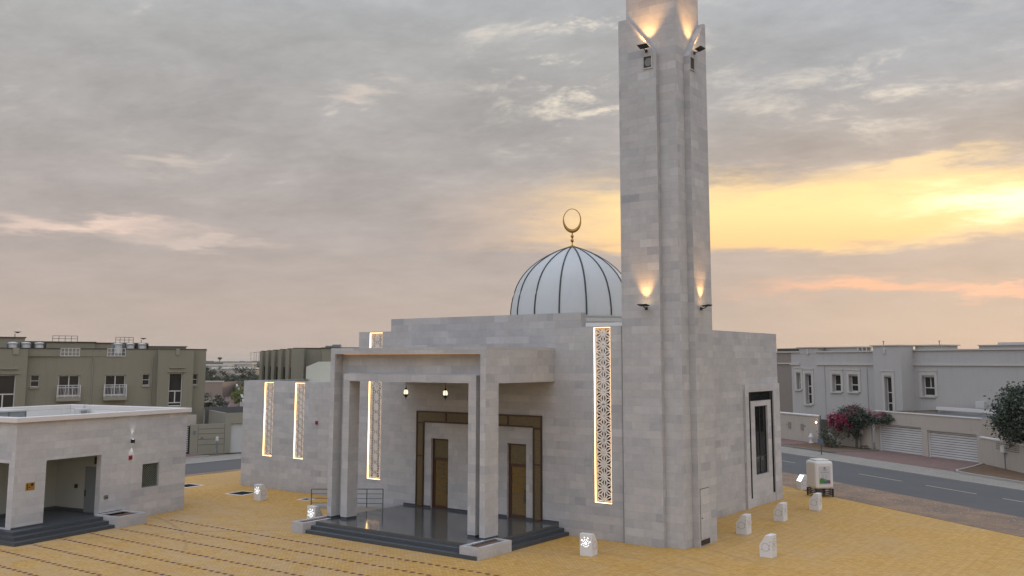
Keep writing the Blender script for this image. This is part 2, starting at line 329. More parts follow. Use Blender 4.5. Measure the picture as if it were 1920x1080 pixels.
# ------------------------------------------------------------------ mesh builder
class MB:
    def __init__(s, off=(0, 0, 0)): s.v = []; s.f = []; s.o = off
    def face(s, pts):
        i = len(s.v); s.v += [tuple(p) for p in pts]; s.f.append(tuple(range(i, i+len(pts)))); return s
    def poly(s, verts, faces):
        i = len(s.v); s.v += [tuple(p) for p in verts]; s.f += [tuple(i+k for k in f) for f in faces]; return s
    def box(s, x0, x1, y0, y1, z0, z1):
        v = [(x0, y0, z0), (x1, y0, z0), (x1, y1, z0), (x0, y1, z0), (x0, y0, z1), (x1, y0, z1), (x1, y1, z1), (x0, y1, z1)]
        return s.poly(v, [(0, 3, 2, 1), (4, 5, 6, 7), (0, 1, 5, 4), (1, 2, 6, 5), (2, 3, 7, 6), (3, 0, 4, 7)])
    def prism(s, pts, a, b, axis='z'):
        # pts 2D polygon counter-clockwise seen against the axis; extruded a..b
        n = len(pts)
        def P(p, t): return (p[0], p[1], t) if axis == 'z' else ((p[0], t, p[1]) if axis == 'y' else (t, p[0], p[1]))
        v = [P(p, a) for p in pts] + [P(p, b) for p in pts]
        return s.poly(v, [tuple(range(n))[::-1], tuple(range(n, 2*n))] + [(i, (i+1) % n, n+(i+1) % n, n+i) for i in range(n)])
    def lathe(s, c, prof, seg=24, a0=0.):
        v = []; f = []
        for r, z in prof:
            for k in range(seg):
                a = a0+2*pi*k/seg; v.append((c[0]+r*cos(a), c[1]+r*sin(a), c[2]+z))
        for j in range(len(prof)-1):
            for k in range(seg):
                f.append((j*seg+k, j*seg+(k+1) % seg, (j+1)*seg+(k+1) % seg, (j+1)*seg+k))
        f.append(tuple(range(seg))[::-1]); f.append(tuple((len(prof)-1)*seg+k for k in range(seg)))
        return s.poly(v, f)
    def tube(s, pts, r, seg=8):
        pts = [Vector(p) for p in pts]; rs = r if isinstance(r, (list, tuple)) else [r]*len(pts)
        v = []; f = []; up = Vector((0, 0, 1))
        for i, p in enumerate(pts):
            t = (pts[min(i+1, len(pts)-1)]-pts[max(i-1, 0)]).normalized()
            a = t.cross(up if abs(t.z) < .95 else Vector((1, 0, 0))).normalized(); b = t.cross(a)
            for k in range(seg):
                q = 2*pi*k/seg+pi/seg; v.append(tuple(p+(a*cos(q)+b*sin(q))*rs[i]))
        for j in range(len(pts)-1):
            for k in range(seg): f.append((j*seg+k, j*seg+(k+1) % seg, (j+1)*seg+(k+1) % seg, (j+1)*seg+k))
        f.append(tuple(range(seg))[::-1]); f.append(tuple((len(pts)-1)*seg+k for k in range(seg)))
        return s.poly(v, f)
    def wall(s, u0, u1, z0, z1, w, holes=(), depth=.3, axis='x', sgn=1):
        """upright face with rectangular holes and their reveals; axis x: plane y=w looking -y; axis y: plane x=w looking +x"""
        us = sorted({u0, u1} | {h[0] for h in holes} | {h[1] for h in holes}); zs = sorted({z0, z1} | {h[2] for h in holes} | {h[3] for h in holes})
        us = [u for u in us if u0 <= u <= u1]; zs = [z for z in zs if z0 <= z <= z1]
        def P(u, dd, z): return (u, w+dd, z) if axis == 'x' else (w-dd*sgn, u, z)
        for i in range(len(us)-1):
            for j in range(len(zs)-1):
                cu, cz = (us[i]+us[i+1])/2, (zs[j]+zs[j+1])/2
                if any(h[0] < cu < h[1] and h[2] < cz < h[3] for h in holes): continue
                s.face([P(us[i], 0, zs[j]), P(us[i+1], 0, zs[j]), P(us[i+1], 0, zs[j+1]), P(us[i], 0, zs[j+1])])
        for a, b, c, e in holes:
            s.face([P(a, 0, c), P(a, 0, e), P(a, depth, e), P(a, depth, c)]); s.face([P(b, 0, c), P(b, depth, c), P(b, depth, e), P(b, 0, e)])
            s.face([P(a, 0, e), P(b, 0, e), P(b, depth, e), P(a, depth, e)]); s.face([P(a, 0, c), P(a, depth, c), P(b, depth, c), P(b, 0, c)])
        return s
    def build(s, name, m, parent=None, smooth=False, tag=None, bevel=0.):
        me = bpy.data.meshes.new(name); o_ = s.o
        vs = [(x-o_[0], y-o_[1], z-o_[2]) for x, y, z in s.v]
        me.from_pydata(vs, [], s.f); me.materials.append(m)
        uvl = me.uv_layers.new(name='UVMap')
        data = [0.0]*(2*len(me.loops))
        for p in me.polygons:
            n = p.normal
            for li in p.loop_indices:
                x, y, z = s.v[me.loops[li].vertex_index]
                if abs(n.z) > .7: u, v_ = x, y
                else: u, v_ = (-n.y*x+n.x*y), z
                data[2*li] = u+(7.13 if abs(n.x) > abs(n.y) else 0); data[2*li+1] = v_
        uvl.data.foreach_set('uv', data)
        if smooth:
            for p in me.polygons: p.use_smooth = True
        ob = bpy.data.objects.new(name, me); COL.objects.link(ob)
        if parent is not None: ob.parent = parent
        if bevel:
            md = ob.modifiers.new('bevel', 'BEVEL'); md.width = bevel; md.segments = 2; md.limit_method = 'ANGLE'
        if tag: settag(ob, *tag)
        return ob
def settag(o, label, cat, group=None):
    o['label'] = label; o['category'] = cat
    if group: o['group'] = group
def thing(name, label, cat, loc=(0, 0, 0), rz=0., group=None):
    o = bpy.data.objects.new(name, None); COL.objects.link(o); o.location = loc; o.rotation_euler = (0, 0, rz)
    o.empty_display_size = .3; settag(o, label, cat, group); return o
def struct(name, mb, m, loc=(0, 0, 0), rz=0., kind='structure'):
    o = mb.build(name, m); o.location = loc; o.rotation_euler = (0, 0, rz); o['kind'] = kind; return o
def copy_thing(src, loc, rz, label, group=None):
    r = src.copy(); COL.objects.link(r); r.location = loc; r.rotation_euler = (0, 0, rz); r['label'] = label
    if group: r['group'] = group
    for ch in list(src.children):
        c = ch.copy(); COL.objects.link(c); c.parent = r
        for g_ in ch.children:
            e = g_.copy(); COL.objects.link(e); e.parent = c
    return r
def fr(ang, o):
    a = R(ang); return lambda x, y: (o[0]+x*cos(a)-y*sin(a), o[1]+x*sin(a)+y*cos(a))
# camera-aligned ground frame for the far background
FB = fr(36.07, (0, 0))
def bgp(px_, dist): return FB((px_-990)/1761*dist, dist)
def bgz(py_, dist): return 7.7+(676-py_)/1761*dist

# ------------------------------------------------------------------ ground, paving, roads
g = MB(); S = 9000
g.face([(-S, -S, -.06), (S, -S, -.06), (S, S, -.06), (-S, S, -.06)]); struct('ground', g, SAND)
ROADA = R(-34.5); RF = fr(-34.5, (0, 0))
# yellow plaza: outline in world coordinates
pl = [(-56, -12), (12, -12), RF(-10, 34.5), RF(-48, 34.5), RF(-60, 34.9), (-44, 62), (-56, 62)]
g = MB(); g.prism(pl, -.05, 0.); struct('plaza_paving', g, PAVE)
# red paver dashes of the prayer rows, flush in the plaza
g = MB()
for k in range(0, 14):
    y = 27.48-1.4*k; x = -41.55 + (.35 if k in (2, 3) else 0) + max(0, k-3)*.25
    while x < -20:
        g.face([(x, y-.08, .004), (x+.22, y-.08, .004), (x+.22, y+.08, .004), (x, y+.08, .004)]); x += .4
struct('plaza_red_paver_rows', g, REDBR)
# right hand street (frame at -34.5 deg: x along, y away)
def strip(name, x0, x1, y0, y1, z, m, h=.0):
    b = MB(); b.box(x0, x1, y0, y1, z-max(h, .03), z); return struct(name, b, m, rz=ROADA)
strip('verge', -95, -10, 34.62, 39.1, -.012, VERGE)
strip('road', -120, 0, 38.92, 46.9, -.03+.024, ASPH)
strip('far_pavement', -120, 0, 46.9, 50.32, .0, WALK)
b = MB(); b.box(-120, 0, 46.78, 46.93, -.05, .035); struct('kerb', b, plain('kerb_concrete_far', (.30, .28, .25), .85, .25, 2.), rz=ROADA)
b = MB(); b.box(-120, 0, 46.35, 46.78, -.05, -.003); struct('gutter_dust', b, plain('gutter_dust_asphalt', (.11, .10, .088), .95, .4, .8), rz=ROADA)
def kerbline(b, pts, w_=.16, z0=-.02, z1=.13):
    P_ = [Vector((x, y)) for x, y in pts]; n_ = len(P_); L_ = []; R_ = []
    for i in range(n_):
        t_ = (P_[min(i+1, n_-1)]-P_[max(i-1, 0)]).normalized(); nn_ = Vector((-t_.y, t_.x))*w_/2; L_.append(P_[i]+nn_); R_.append(P_[i]-nn_)
    v = [(*p, z0) for p in L_]+[(*p, z0) for p in R_]+[(*p, z1) for p in L_]+[(*p, z1) for p in R_]
    f = []
    for i in range(n_-1): f += [(i, i+1, 2*n_+i+1, 2*n_+i), (n_+i, 3*n_+i, 3*n_+i+1, n_+i+1), (2*n_+i, 2*n_+i+1, 3*n_+i+1, 3*n_+i)]
    f += [(0, 2*n_, 3*n_, n_), (n_-1, 2*n_-1, 4*n_-1, 3*n_-1)]; b.poly(v, f)
KL = [(-120, 50.4), (-72.5, 50.4), (-69.5, 50.5), (-68.0, 50.9), (-67.2, 51.8), (-66.9, 53.2), (-67.0, 55.6)]
KR = [(-55.6, 55.6), (-54.2, 53.2), (-53.3, 51.4), (-52.9, 50.5), (-52.3, 49.95), (-50.8, 49.7), (-46, 49.4), (-20, 48.4), (0, 47.6)]
DKERB = plain('shaded_kerb', (.20, .185, .165), .9, .3, 2.)  # darker concrete colour paints in the shading of the kerb face
b = MB(); kerbline(b, KL); struct('kerb', b, DKERB, rz=ROADA)
b = MB(); kerbline(b, KR); struct('kerb', b, KERB, rz=ROADA)
b = MB(); b.prism([(-67.0, 50.3), (-53.0, 50.3), (-53.0, 51.2), (-55.7, 55.9), (-67.0, 55.9)], -.02, .012); struct('red_driveway', b, REDP, rz=ROADA)
b = MB(); b.box(-120, -74.0, 50.46, 54.7, -.02, .09); struct('red_pavement', b, REDP, rz=ROADA)
b = MB(); b.prism([(-74, 50.46), (-69.5, 50.56), (-68.0, 50.95), (-67.25, 51.8), (-67., 53.2), (-67.0, 55.6), (-74, 55.6)], -.02, .06); struct('garden_bed', b, BED, rz=ROADA)
b = MB(); b.prism([(-55.5, 55.6), (-54.1, 53.2), (-53.2, 51.4), (-52.8, 50.6), (-52.2, 50.05), (-50.8, 49.8), (-20, 48.5), (-20, 60), (-55.5, 60)], -.02, .07); struct('garden_bed', b, BED, rz=ROADA)
b = MB()
for x0, x1 in ((-64.3, -61.3), (-54.1, -49.9), (-47.8, -43.75), (-41.85, -38.), (-75, -71), (-35, -31)):
    b.box(x0, x1, 43.05, 43.17, -.02, -.002)
struct('road_marking', b, PAINT, rz=ROADA)
# left hand street runs along y
b = MB(); b.box(-62.5, -57.1, -40, 92, -.05, -.004); struct('side_road', b, ASPH)
b = MB(); b.box(-57.1, -55.99, -40, 62, -.05, -.012); struct('side_verge', b, VERGE)
b = MB(); b.box(-66.0, -62.5, -40, 92, -.05, .01); struct('side_pavement', b, WALK)
b = MB(); b.box(-66.14, -66., -40, 46.9, -.05, .11); b.box(-62.62, -62.5, -40, 92, .0, .03); struct('side_kerb', b, KERB)
b = MB(); b.box(-69.8, -66.14, 20, 46.9, -.05, .09); struct('side_red_paving', b, REDP)
# loose stones on the verge: countless
b = MB(); rr = random.Random(3)
for i in range(420):
    x = rr.uniform(-62, -22); y = rr.uniform(34.8, 38.8); s_ = rr.uniform(.015, .05)*(1.6 if rr.random() < .06 else 1)
    a = rr.uniform(0, 6); q = [(cos(a+k*pi/2)*s_*rr.uniform(.6, 1.2), sin(a+k*pi/2)*s_*rr.uniform(.6, 1.2)) for k in range(4)]
    b.poly([(x+q[k][0], y+q[k][1], -.015) for k in range(4)]+[(x, y, s_*.8)], [(0, 1, 4), (1, 2, 4), (2, 3, 4), (3, 0, 4)])
struct('verge_stones', b, plain('loose_stone', (.36, .31, .26), .9, .4, 3.), rz=ROADA, kind='stuff')

# ------------------------------------------------------------------ MOSQUE
MO = (-28.9, 35.5, 0)
mosque = thing('mosque', 'large pale stone mosque with a ribbed white dome and a tall entrance portico', 'mosque', MO)
def B(): return MB(MO)
TOP = 9.22; PZ = .45
strips_main = [(-22.25, -21.38, 1.55, 9.17), (-36.35, -35.38, 1.55, 9.17)]
strips_wing = [(-47.47, -46.6, 1.93, 6.37), (-44.62, -43.75, 1.93, 6.37)]
doors = [(-31.85, -30.72), (-29.46, -28.34), (-27.08, -25.97)]
fr_h = [(-32.82, -25.05, 4.63, 5.18), (-32.82, -32.31, .5, 4.63), (-25.55, -25.05, .5, 4.63)]
b = B()
holes = strips_main+[(a, c, .3, 3.85) for a, c in doors]
b.wall(-37.15, -20.72, 0, TOP, 35.5, holes, .3)
b.box(-37.15, -34.8, 35.5+.35, 36.2, 6, TOP-.003); 
b.wall(37.5, 52.0, 0, TOP, -20.2, [(47.53, 50.99, .46, 6.03)], .3, axis='y')
b.face([(-37.15, 35.5, 0), (-37.15, 35.5, TOP), (-37.15, 52, TOP), (-37.15, 52, 0)])
b.face([(-37.15, 52, 0), (-37.15, 52, TOP), (-20.2, 52, TOP), (-20.2, 52, 0)])
b.face([(-20.72, 35.5, 0), (-20.2, 37.5, 0), (-20.2, 37.5, TOP), (-20.72, 35.5, TOP)])
# parapet thickness: inner faces and tops
b.face([(-37.15, 35.5, TOP), (-20.7, 35.5, TOP), (-20.7, 35.8, TOP), (-37.15, 35.8, TOP)])
b.face([(-20.2, 37, TOP), (-20.2, 52, TOP), (-20.5, 52, TOP), (-20.5, 37, TOP)])
b.face([(-20.5, 37, TOP), (-20.5, 52, TOP), (-20.5, 52, 8.6), (-20.5, 37, 8.6)])
# wing
b.wall(-49.5, -37.15, 0, 6.46, 37.5, strips_wing, .3)
b.face([(-49.5, 37.5, 0), (-49.5, 37.5, 6.46), (-49.5, 50, 6.46), (-49.5, 50, 0)]); b.face([(-49.5, 50, 0), (-49.5, 50, 6.46), (-37.15, 50, 6.46), (-37.15, 50, 0)])
b.face([(-49.5, 37.5, 6.46), (-37.15, 37.5, 6.46), (-37.15, 37.8, 6.46), (-49.5, 37.8, 6.46)])
b.face([(-49.5, 37.5, 6.46), (-49.2, 37.5, 6.46), (-49.2, 50, 6.46), (-49.5, 50, 6.46)])
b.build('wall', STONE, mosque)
b = B(); b.box(-34.77, -22.88, 35.5, 35.86, TOP, 9.86); b.box(-34.77, -34.4, 35.86, 41, TOP, 9.86); b.build('high_parapet', STONE, mosque)
b = B(); b.face([(-37.15, 35.8, 8.6), (-20.4, 35.8, 8.6), (-20.4, 52, 8.6), (-37.15, 52, 8.6)]); b.face([(-49.5, 37.8, 6.0), (-37.15, 37.8, 6.0), (-37.15, 50, 6.0), (-49.5, 50, 6.0)])
b.build('roof', WHITEW, mosque)
b = B(); b.box(-24.9, -20.75, 39.0, 39.4, 8.6, 9.53); b.build('roof_upstand', WHITEW, mosque)
# roof access hut on the wing
b = B(); b.prism([(-49.5, 5.99), (-44.5, 5.99), (-44.5, 7.63), (-48.3, 7.63), (-49.5, 7.28)], 42.5, 45.6, 'y')
hut = b.build('stair_hut', plain('hut_render', (.46, .45, .37), .8, .12, .8), mosque)
# dome
DC = (-28.8, 43.79)
prof = [(3.6, 9.1), (3.6, 9.72), (3.62, 9.93), (3.46, 9.95), (3.46, 10.1), (3.455, 10.45), (3.40, 10.85), (3.33, 11.2), (3.23, 11.52), (3.12, 11.83), (2.97, 12.13), (2.78, 12.42), (2.55, 12.69), (2.35, 12.89), (2.13, 13.07), (1.92, 13.23), (1.70, 13.37), (1.37, 13.57), (1.03, 13.74), (.70, 13.88), (.39, 13.99), (.12, 14.08), (.02, 14.1)]
b = B(); b.lathe((DC[0], DC[1], 0), prof[3:], 90)
dome = b.build('dome', DOMEM, mosque, smooth=True)
b = B(); b.lathe((DC[0], DC[1], 0), [(3.75, 8.6), (3.75, 9.72), (3.8, 9.74), (3.8, 9.93), (3.4, 9.95)], 60); b.build('drum', plain('drum_render', (.42, .41, .375), .8), mosque)
va = math.atan2(-DC[1], -DC[0])
ribang = [va+R(12.2+24*k) for k in range(15)]
for a in ribang:
    r_ = B(); r_.tube([(DC[0]+(r+.012)*cos(a), DC[1]+(r+.012)*sin(a), z) for r, z in prof[4:]], .045, 5); r_.build('rib', RIBM, dome)
fin = B(); fin.lathe((DC[0], DC[1], 0), [(.16, 14.03), (.2, 14.1), (.08, 14.16), (.035, 14.2), (.03, 14.92)], 12)
fo = fin.build('finial', GOLD, mosque, smooth=True)
for z, r in ((14.45, .1), (14.69, .095)):
    q = B(); q.lathe((DC[0], DC[1], z), [(.01, -r)]+[(r*sin(t*pi/8), -r*cos(t*pi/8)) for t in range(1, 8)]+[(.01, r)], 14); q.build('ball', GOLD, fo, smooth=True)
# crescent ring: eccentric ring, faces the forecourt
q = B(); n_ = 48; ro = .56; rx = .53; inn_r = .47; vv = []; ff = []
cz_ = 15.58; ux, uy = cos(TA), sin(TA); nx, ny = -sin(TA), cos(TA)
for k in range(n_):
    t = 2*pi*k/n_
    xo, zo = rx*sin(t), .70*cos(t); wdt = .045+.19*((1-cos(t))/2)**1.4; xi, zi = (rx-wdt*.75)*sin(t), .70*cos(t)+wdt*(-cos(t))*(.9)
    th = .03+.07*((1-cos(t))/2)
    mx_, mz_ = (xo+xi)/2, (zo+zi)/2
    for (a_, c_, s_) in ((xo, zo, 0), (mx_, mz_, th), (xi, zi, 0), (mx_, mz_, -th)):
        vv.append((DC[0]+a_*ux+s_*nx, DC[1]+a_*uy+s_*ny, cz_+c_))
for k in range(n_):
    for j in range(4): ff.append((k*4+j, k*4+(j+1) % 4, ((k+1) % n_)*4+(j+1) % 4, ((k+1) % n_)*4+j))
q.poly(vv, ff); q.build('crescent_ring', GOLD, fo, smooth=True)

# carved light strips: asanoha lattice of thick bars
def lattice(x0, x1, z0, z1, y, ed, bw=.05, th=.03):
    b = MB(MO)
    def clip(p, q):
        # Liang-Barsky in x,z
        t0, t1 = 0., 1.; dx_, dz_ = q[0]-p[0], q[1]-p[1]
        for pp, qq in ((-dx_, p[0]-x0), (dx_, x1-p[0]), (-dz_, p[1]-z0), (dz_, z1-p[1])):
            if abs(pp) < 1e-9:
                if qq < 0: return None
            else:
                r_ = qq/pp
                if pp < 0: t0 = max(t0, r_)
                else: t1 = min(t1, r_)
        if t0 >= t1-1e-3: return None
        return (p[0]+dx_*t0, p[1]+dz_*t0), (p[0]+dx_*t1, p[1]+dz_*t1)
    hx = ed*.866; segs = set(); cxm = (x0+x1)/2
    def K(p): return (round(p[0], 4), round(p[1], 4))
    ni = int((x1-x0)/hx)+3; nj = int((z1-z0)/ed)+3
    for i in range(-ni, ni+1):
        for j in range(-1, nj+1):
            c = (cxm+i*hx, z0+(j+(.5 if i % 2 else 0))*ed)
            nb = [(c[0]+ed*cos(R(30+60*k)), c[1]+ed*sin(R(30+60*k))) for k in range(6)]
            for k in range(6):
                a_, b_ = nb[k], nb[(k+1) % 6]; ct = ((c[0]+a_[0]+b_[0])/3, (c[1]+a_[1]+b_[1])/3)
                segs.add((K(c), K(a_)) if K(c) < K(a_) else (K(a_), K(c))); segs.add((K(c), K(ct)))
    for m_, (p, q) in enumerate(segs):
        r_ = clip(p, q)
        if not r_: continue
        p, q = r_; L = math.hypot(q[0]-p[0], q[1]-p[1]); 
        if L < .01: continue
        nx_, nz_ = -(q[1]-p[1])/L*bw/2, (q[0]-p[0])/L*bw/2
        jy = (m_ % 7)*.0009
        A_ = [(p[0]+nx_, p[1]+nz_), (q[0]+nx_, q[1]+nz_), (q[0]-nx_, q[1]-nz_), (p[0]-nx_, p[1]-nz_)]
        A_ = [(min(max(u, x0), x1), min(max(v_, z0), z1)) for u, v_ in A_]
        v = [(u, y-jy, v_) for u, v_ in A_]+[(u, y+th, v_) for u, v_ in A_]
        b.poly(v, [(0, 1, 2, 3), (0, 4, 5, 1), (1, 5, 6, 2), (2, 6, 7, 3), (3, 7, 4, 0)])
    e = .02; b.box(x0-e, x0, y-.008, y+th, z0-e, z1+e); b.box(x1, x1+e, y-.008, y+th, z0-e, z1+e); b.box(x0, x1, y-.008, y+th, z0-e, z0); b.box(x0, x1, y-.008, y+th, z1, z1+e)
    return b
for (x0, x1, z0, z1), yw, split in [(s_, 35.5, .62) for s_ in strips_main]+[(s_, 37.5, .5) for s_ in strips_wing]:
    w_ = x1-x0; nst = .52 if yw == 35.5 else .40
    sc_o = lattice(x0+.085, x1-.085, z0+.085, z1-.085, yw+.1, nst, .059 if yw == 35.5 else .040).build('carved_screen', SCREEN, mosque)
    zs_ = z0+(z1-z0)*split
    q = B(); q.face([(x0, yw+.299, zs_), (x1, yw+.299, zs_), (x1, yw+.299, z1), (x0, yw+.299, z1)]); q.build('backing_panel', SCRBACK, sc_o)
    q = B(); q.face([(x0, yw+.299, z0), (x1, yw+.299, z0), (x1, yw+.299, zs_), (x0, yw+.299, zs_)]); q.build('backing_glass', SCRDARK, sc_o)
    q = B(); t_ = .022; e0, e1 = yw+.03, yw+.09
    q.box(x0+.002, x0+t_, e0, e1, z0+.002, z1-.002); q.box(x1-t_, x1-.002, e0, e1, z0+.002, z1-.002); q.box(x0+t_, x1-t_, e0, e1, z0+.002, z0+t_); q.box(x0+t_, x1-t_, e0, e1, z1-t_, z1-.002)
    q.build('light_strip', LED, sc_o)
# entrance doors in the portico
b = B()
for x0, x1, z0, z1 in fr_h:
    b.box(x0, x1, 35.46, 35.498, z0, z1)
b.build('door_surround', DPANEL, mosque)
b = B(); f_ = .07; Y0, Y1 = 35.43, 35.5
b.box(-32.82, -25.05, Y0, Y1, 5.18-f_, 5.18); b.box(-32.31-f_*0, -25.55, Y0, Y1, 4.63-.005, 4.63+f_)
b.box(-32.82, -32.82+f_, Y0, Y1, .47, 5.18-f_); b.box(-32.31-f_, -32.31, Y0, Y1, .47, 4.625); b.box(-25.55, -25.55+f_, Y0, Y1, .47, 4.625); b.box(-25.05-f_, -25.05, Y0, Y1, .47, 5.18-f_)
for x in (-32.75, -25.48): b.box(x, x+.37, Y0+.005, Y1, 4.55, 4.64); b.box(x, x+.37, Y0+.005, Y1, 2.93, 3.0); b.box(x, x+.37, Y0+.005, Y1, .47, .53)
for x in (-30.92, -28.99, -27.05): b.box(x, x+.11, Y0+.003, Y1, 4.69, 5.11)
b.build('door_surround_frame', FRAMEB, mosque)
for x0, x1 in doors:
    y_ = 35.62; z0, z1 = PZ+.003, 3.85
    d_ = B(); t_ = .09
    d_.box(x0, x0+t_, y_, y_+.07, z0, z1); d_.box(x1-t_, x1, y_, y_+.07, z0, z1); d_.box(x0+t_, x1-t_, y_, y_+.07, z1-t_, z1); d_.box(x0+t_, x1-t_, y_, y_+.07, 2.78, 2.92); d_.box(x0+t_, x1-t_, y_, y_+.07, z0, z0+.14); d_.box(x0+t_, x0+t_+.08, y_+.01, y_+.06, z0+.14, 2.78)
    do = d_.build('entrance_door', FRAMEB, mosque)
    q = B(); q.face([(x0+t_, y_+.03, 2.92), (x1-t_, y_+.03, 2.92), (x1-t_, y_+.03, z1-t_), (x0+t_, y_+.03, z1-t_)]); q.build('transom_panel', DPANEL, do)
    q = B(); q.face([(x0+t_, y_+.04, z0+.1), (x1-t_, y_+.04, z0+.1), (x1-t_, y_+.04, 2.8), (x0+t_, y_+.04, 2.8)]); q.build('pane', DGLASS, do)
    q = B(); q.tube([(x1-.12, y_-.05, 1.2), (x1-.12, y_-.05, 1.75)], .018, 6); q.box(x1-.14, x1-.1, y_-.05, y_, 1.22, 1.25); q.box(x1-.14, x1-.1, y_-.05, y_, 1.7, 1.73); q.build('handle', BLACK, do)
# skirting
edges = [(-33.66, -32.82), (-32.31, -31.85), (-30.72, -29.46), (-28.34, -27.08), (-25.97, -25.55), (-25.05, -24.15)]
for x0, x1 in edges: b = B(); b.box(x0, x1, 35.47, 35.5, PZ, PZ+.11); b.build('skirting', GRANS, mosque)
# portico
PYF = 30.45; CT = 8.28
OL, OR_ = -33.74, -24.35
st = .29; IL, IR = -32.66, -25.46
b = B()
b.box(OL, OL+st, PYF, 31.32, PZ+.1, CT); b.box(OR_-st, OR_, PYF, 31.32, PZ+.1, CT)
b.box(OL+st, OR_-st, PYF, 31.32, 8.0, CT)
b.build('portico_outer_frame', STONE, mosque)
b = B(); m0 = 30.95
b.box(OL+st, IL-.42, m0, 31.32, PZ+.1, 8.0); b.box(IR+.42, OR_-st, m0, 31.32, PZ+.1, 8.0); b.box(IL-.42, IR+.42, m0, 31.32, 7.08, 8.0)
b.build('portico_recessed_panel', STONE, mosque)
b = B(); i0 = 30.68
b.box(IL-.42, IL, i0, 31.322, PZ+.1, 7.08); b.box(IR, IR+.42, i0, 31.322, PZ+.1, 7.08); b.box(IL, IR, i0, 31.322, 6.75, 7.08)
b.build('portico_inner_frame', STONE, mosque)
b = B()
b.box(OL, OL+.4, 31.32, 35.5, 6.75, CT); b.build('portico_side_beam', STONE, mosque)
b = B(); b.box(OR_-.4, OR_, 31.32, 35.5, 6.75, CT); b.build('portico_side_beam', STONE, mosque)
b = B(); b.box(OL+.4, OR_-.4, 31.32, 35.5, 7.55, 7.9); b.build('portico_ceiling', CEIL, mosque)
b = B(); b.box(OL+st+.1, OR_-st-.1, m0-.06, m0-.03, 7.985, 7.998); b.build('cove_light', LEDP, mosque)
b = B()
for x0, x1, y0, y1 in ((OL, OL+st, PYF, 31.32), (OL+st, IL-.42, m0, 31.32), (IL-.42, IL, i0, 31.32), (IR, IR+.42, i0, 31.32), (IR+.42, OR_-st, m0, 31.32), (OR_-st, OR_, PYF, 31.32)):
    b.box(x0+.01, x1-.01, y0+.01, y1-.01, PZ, PZ+.1)
    if x1 == IL or x1 == OR_: b.build('column_plinth', GRANS, mosque); b = B()
# platform and steps
b = B(); b.box(-33.66, -24.15, 29.55, 35.85, 0, PZ); b.build('platform', GRAN, mosque)
b = B(); b.box(-33.43, -23.86, 29.25, 35.49, 0, .3); b.box(-33.44, -23.6, 28.95, 35.48, 0, .15)
b.build('steps', GRANS, mosque)
# nosing strips: slim paler edge of each tread
b = B()
b.box(-33.40, -24.6, 28.99, 29.03, .15, .153); b.box(-33.4, -24.6, 29.29, 29.33, .3, .303)
b.build('tread_strip', plain('tread_strip', (.16, .17, .18), .6), mosque)
# ramp along the wall on the left of the platform
b = B(); b.prism([(-39.6, 0), (-33.66, 0), (-33.66, .44), (-34.2, .44), (-39.6, .02)], 34.2, 35.49, 'y'); b.build('ramp', plain('ramp_stone', (.30, .29, .275), .6), mosque)
# right hand side: tall window bay
b = B()
b.box(-20.2, -20.08, 47.06, 47.53, 0, 6.03); b.box(-20.2, -20.08, 50.99, 51.93, 0, 6.03); b.box(-20.2, -20.08, 47.06, 51.93, 6.03, 6.43)
b.box(-20.2, -20.12, 47.53, 47.86, 0, .46); b.box(-20.2, -20.12, 50.68, 50.99, 0, .46)
b.build('window_surround', STONEW, mosque)
b = B(); b.wall(47.86, 50.68, 0, 5.53, -20.13, [(48.4, 50.17, 1.6, 5.25)], .16, axis='y')
b.face([(-20.13, 47.86, 0), (-20.13, 47.86, 5.53), (-20.45, 47.86, 5.53), (-20.45, 47.86, 0)]); b.face([(-20.13, 50.68, 0), (-20.45, 50.68, 0), (-20.45, 50.68, 5.53), (-20.13, 50.68, 5.53)])
b.face([(-20.13, 47.86, 5.53), (-20.13, 50.68, 5.53), (-20.45, 50.68, 5.53), (-20.45, 47.86, 5.53)])
b.build('window_pier', STONEW, mosque)
def glazed(parent, b_off, y0, y1, z0, z1, x, bars_y=(), bars_z=(), fw=.06, gm=GLASS, fm=BLACK):
    q = MB(b_off); q.box(x-.03, x+.03, y0, y0+fw, z0, z1); q.box(x-.03, x+.03, y1-fw, y1, z0, z1); q.box(x-.03, x+.03, y0+fw, y1-fw, z0, z0+fw); q.box(x-.03, x+.03, y0+fw, y1-fw, z1-fw, z1)
    for y in bars_y: q.box(x-.027, x+.027, y-fw/2, y+fw/2, z0+fw, z1-fw)
    for z in bars_z: q.box(x-.028, x+.028, y0+fw, y1-fw, z-fw/2, z+fw/2)
    wo_ = q.build('window', fm, parent)
    q = MB(b_off); q.face([(x, y0+.01, z0+.01), (x, y1-.01, z0+.01), (x, y1-.01, z1-.01), (x, y0+.01, z1-.01)]); q.build('pane', gm, wo_); return wo_
glazed(mosque, MO, 48.4, 50.17, 1.6, 5.25, -20.26, (49.3,), (2.55,), gm=GLASS)
for (a_, c_, z0, z1) in ((47.53, 47.86, .46, 6.03), (50.68, 50.99, .46, 6.03), (47.86, 50.68, 5.53, 6.03)):
    glazed(mosque, MO, a_, c_, z0, z1, -20.18, fw=.03)
q = B(); q.box(-33.45, -33.2, 35.47, 35.499, 1.6, 1.72); 
# ------------------------------------------------------------------ MINARET
minaret = thing('minaret', 'tall square stone minaret tower at the front right corner of the mosque', 'minaret', (-19.3, 36.9, 0))
NO = (-19.3, 36.9, 0)
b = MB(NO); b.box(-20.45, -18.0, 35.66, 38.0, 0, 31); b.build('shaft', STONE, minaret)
b = MB(NO); b.prism([(-20.73, 0), (-18.85, 0), (-18.85, 21.2), (-20.28, 23.0), (-20.73, 23.0)], 35.42, 35.66, 'y'); 
b.prism([(-20.73, 0), (-18.0, 0), (-18.0, 21.2), (-20.28, 23.0), (-20.73, 23.0)], 38.0, 38.13, 'y')
b.build('front_slab', STONE, minaret)
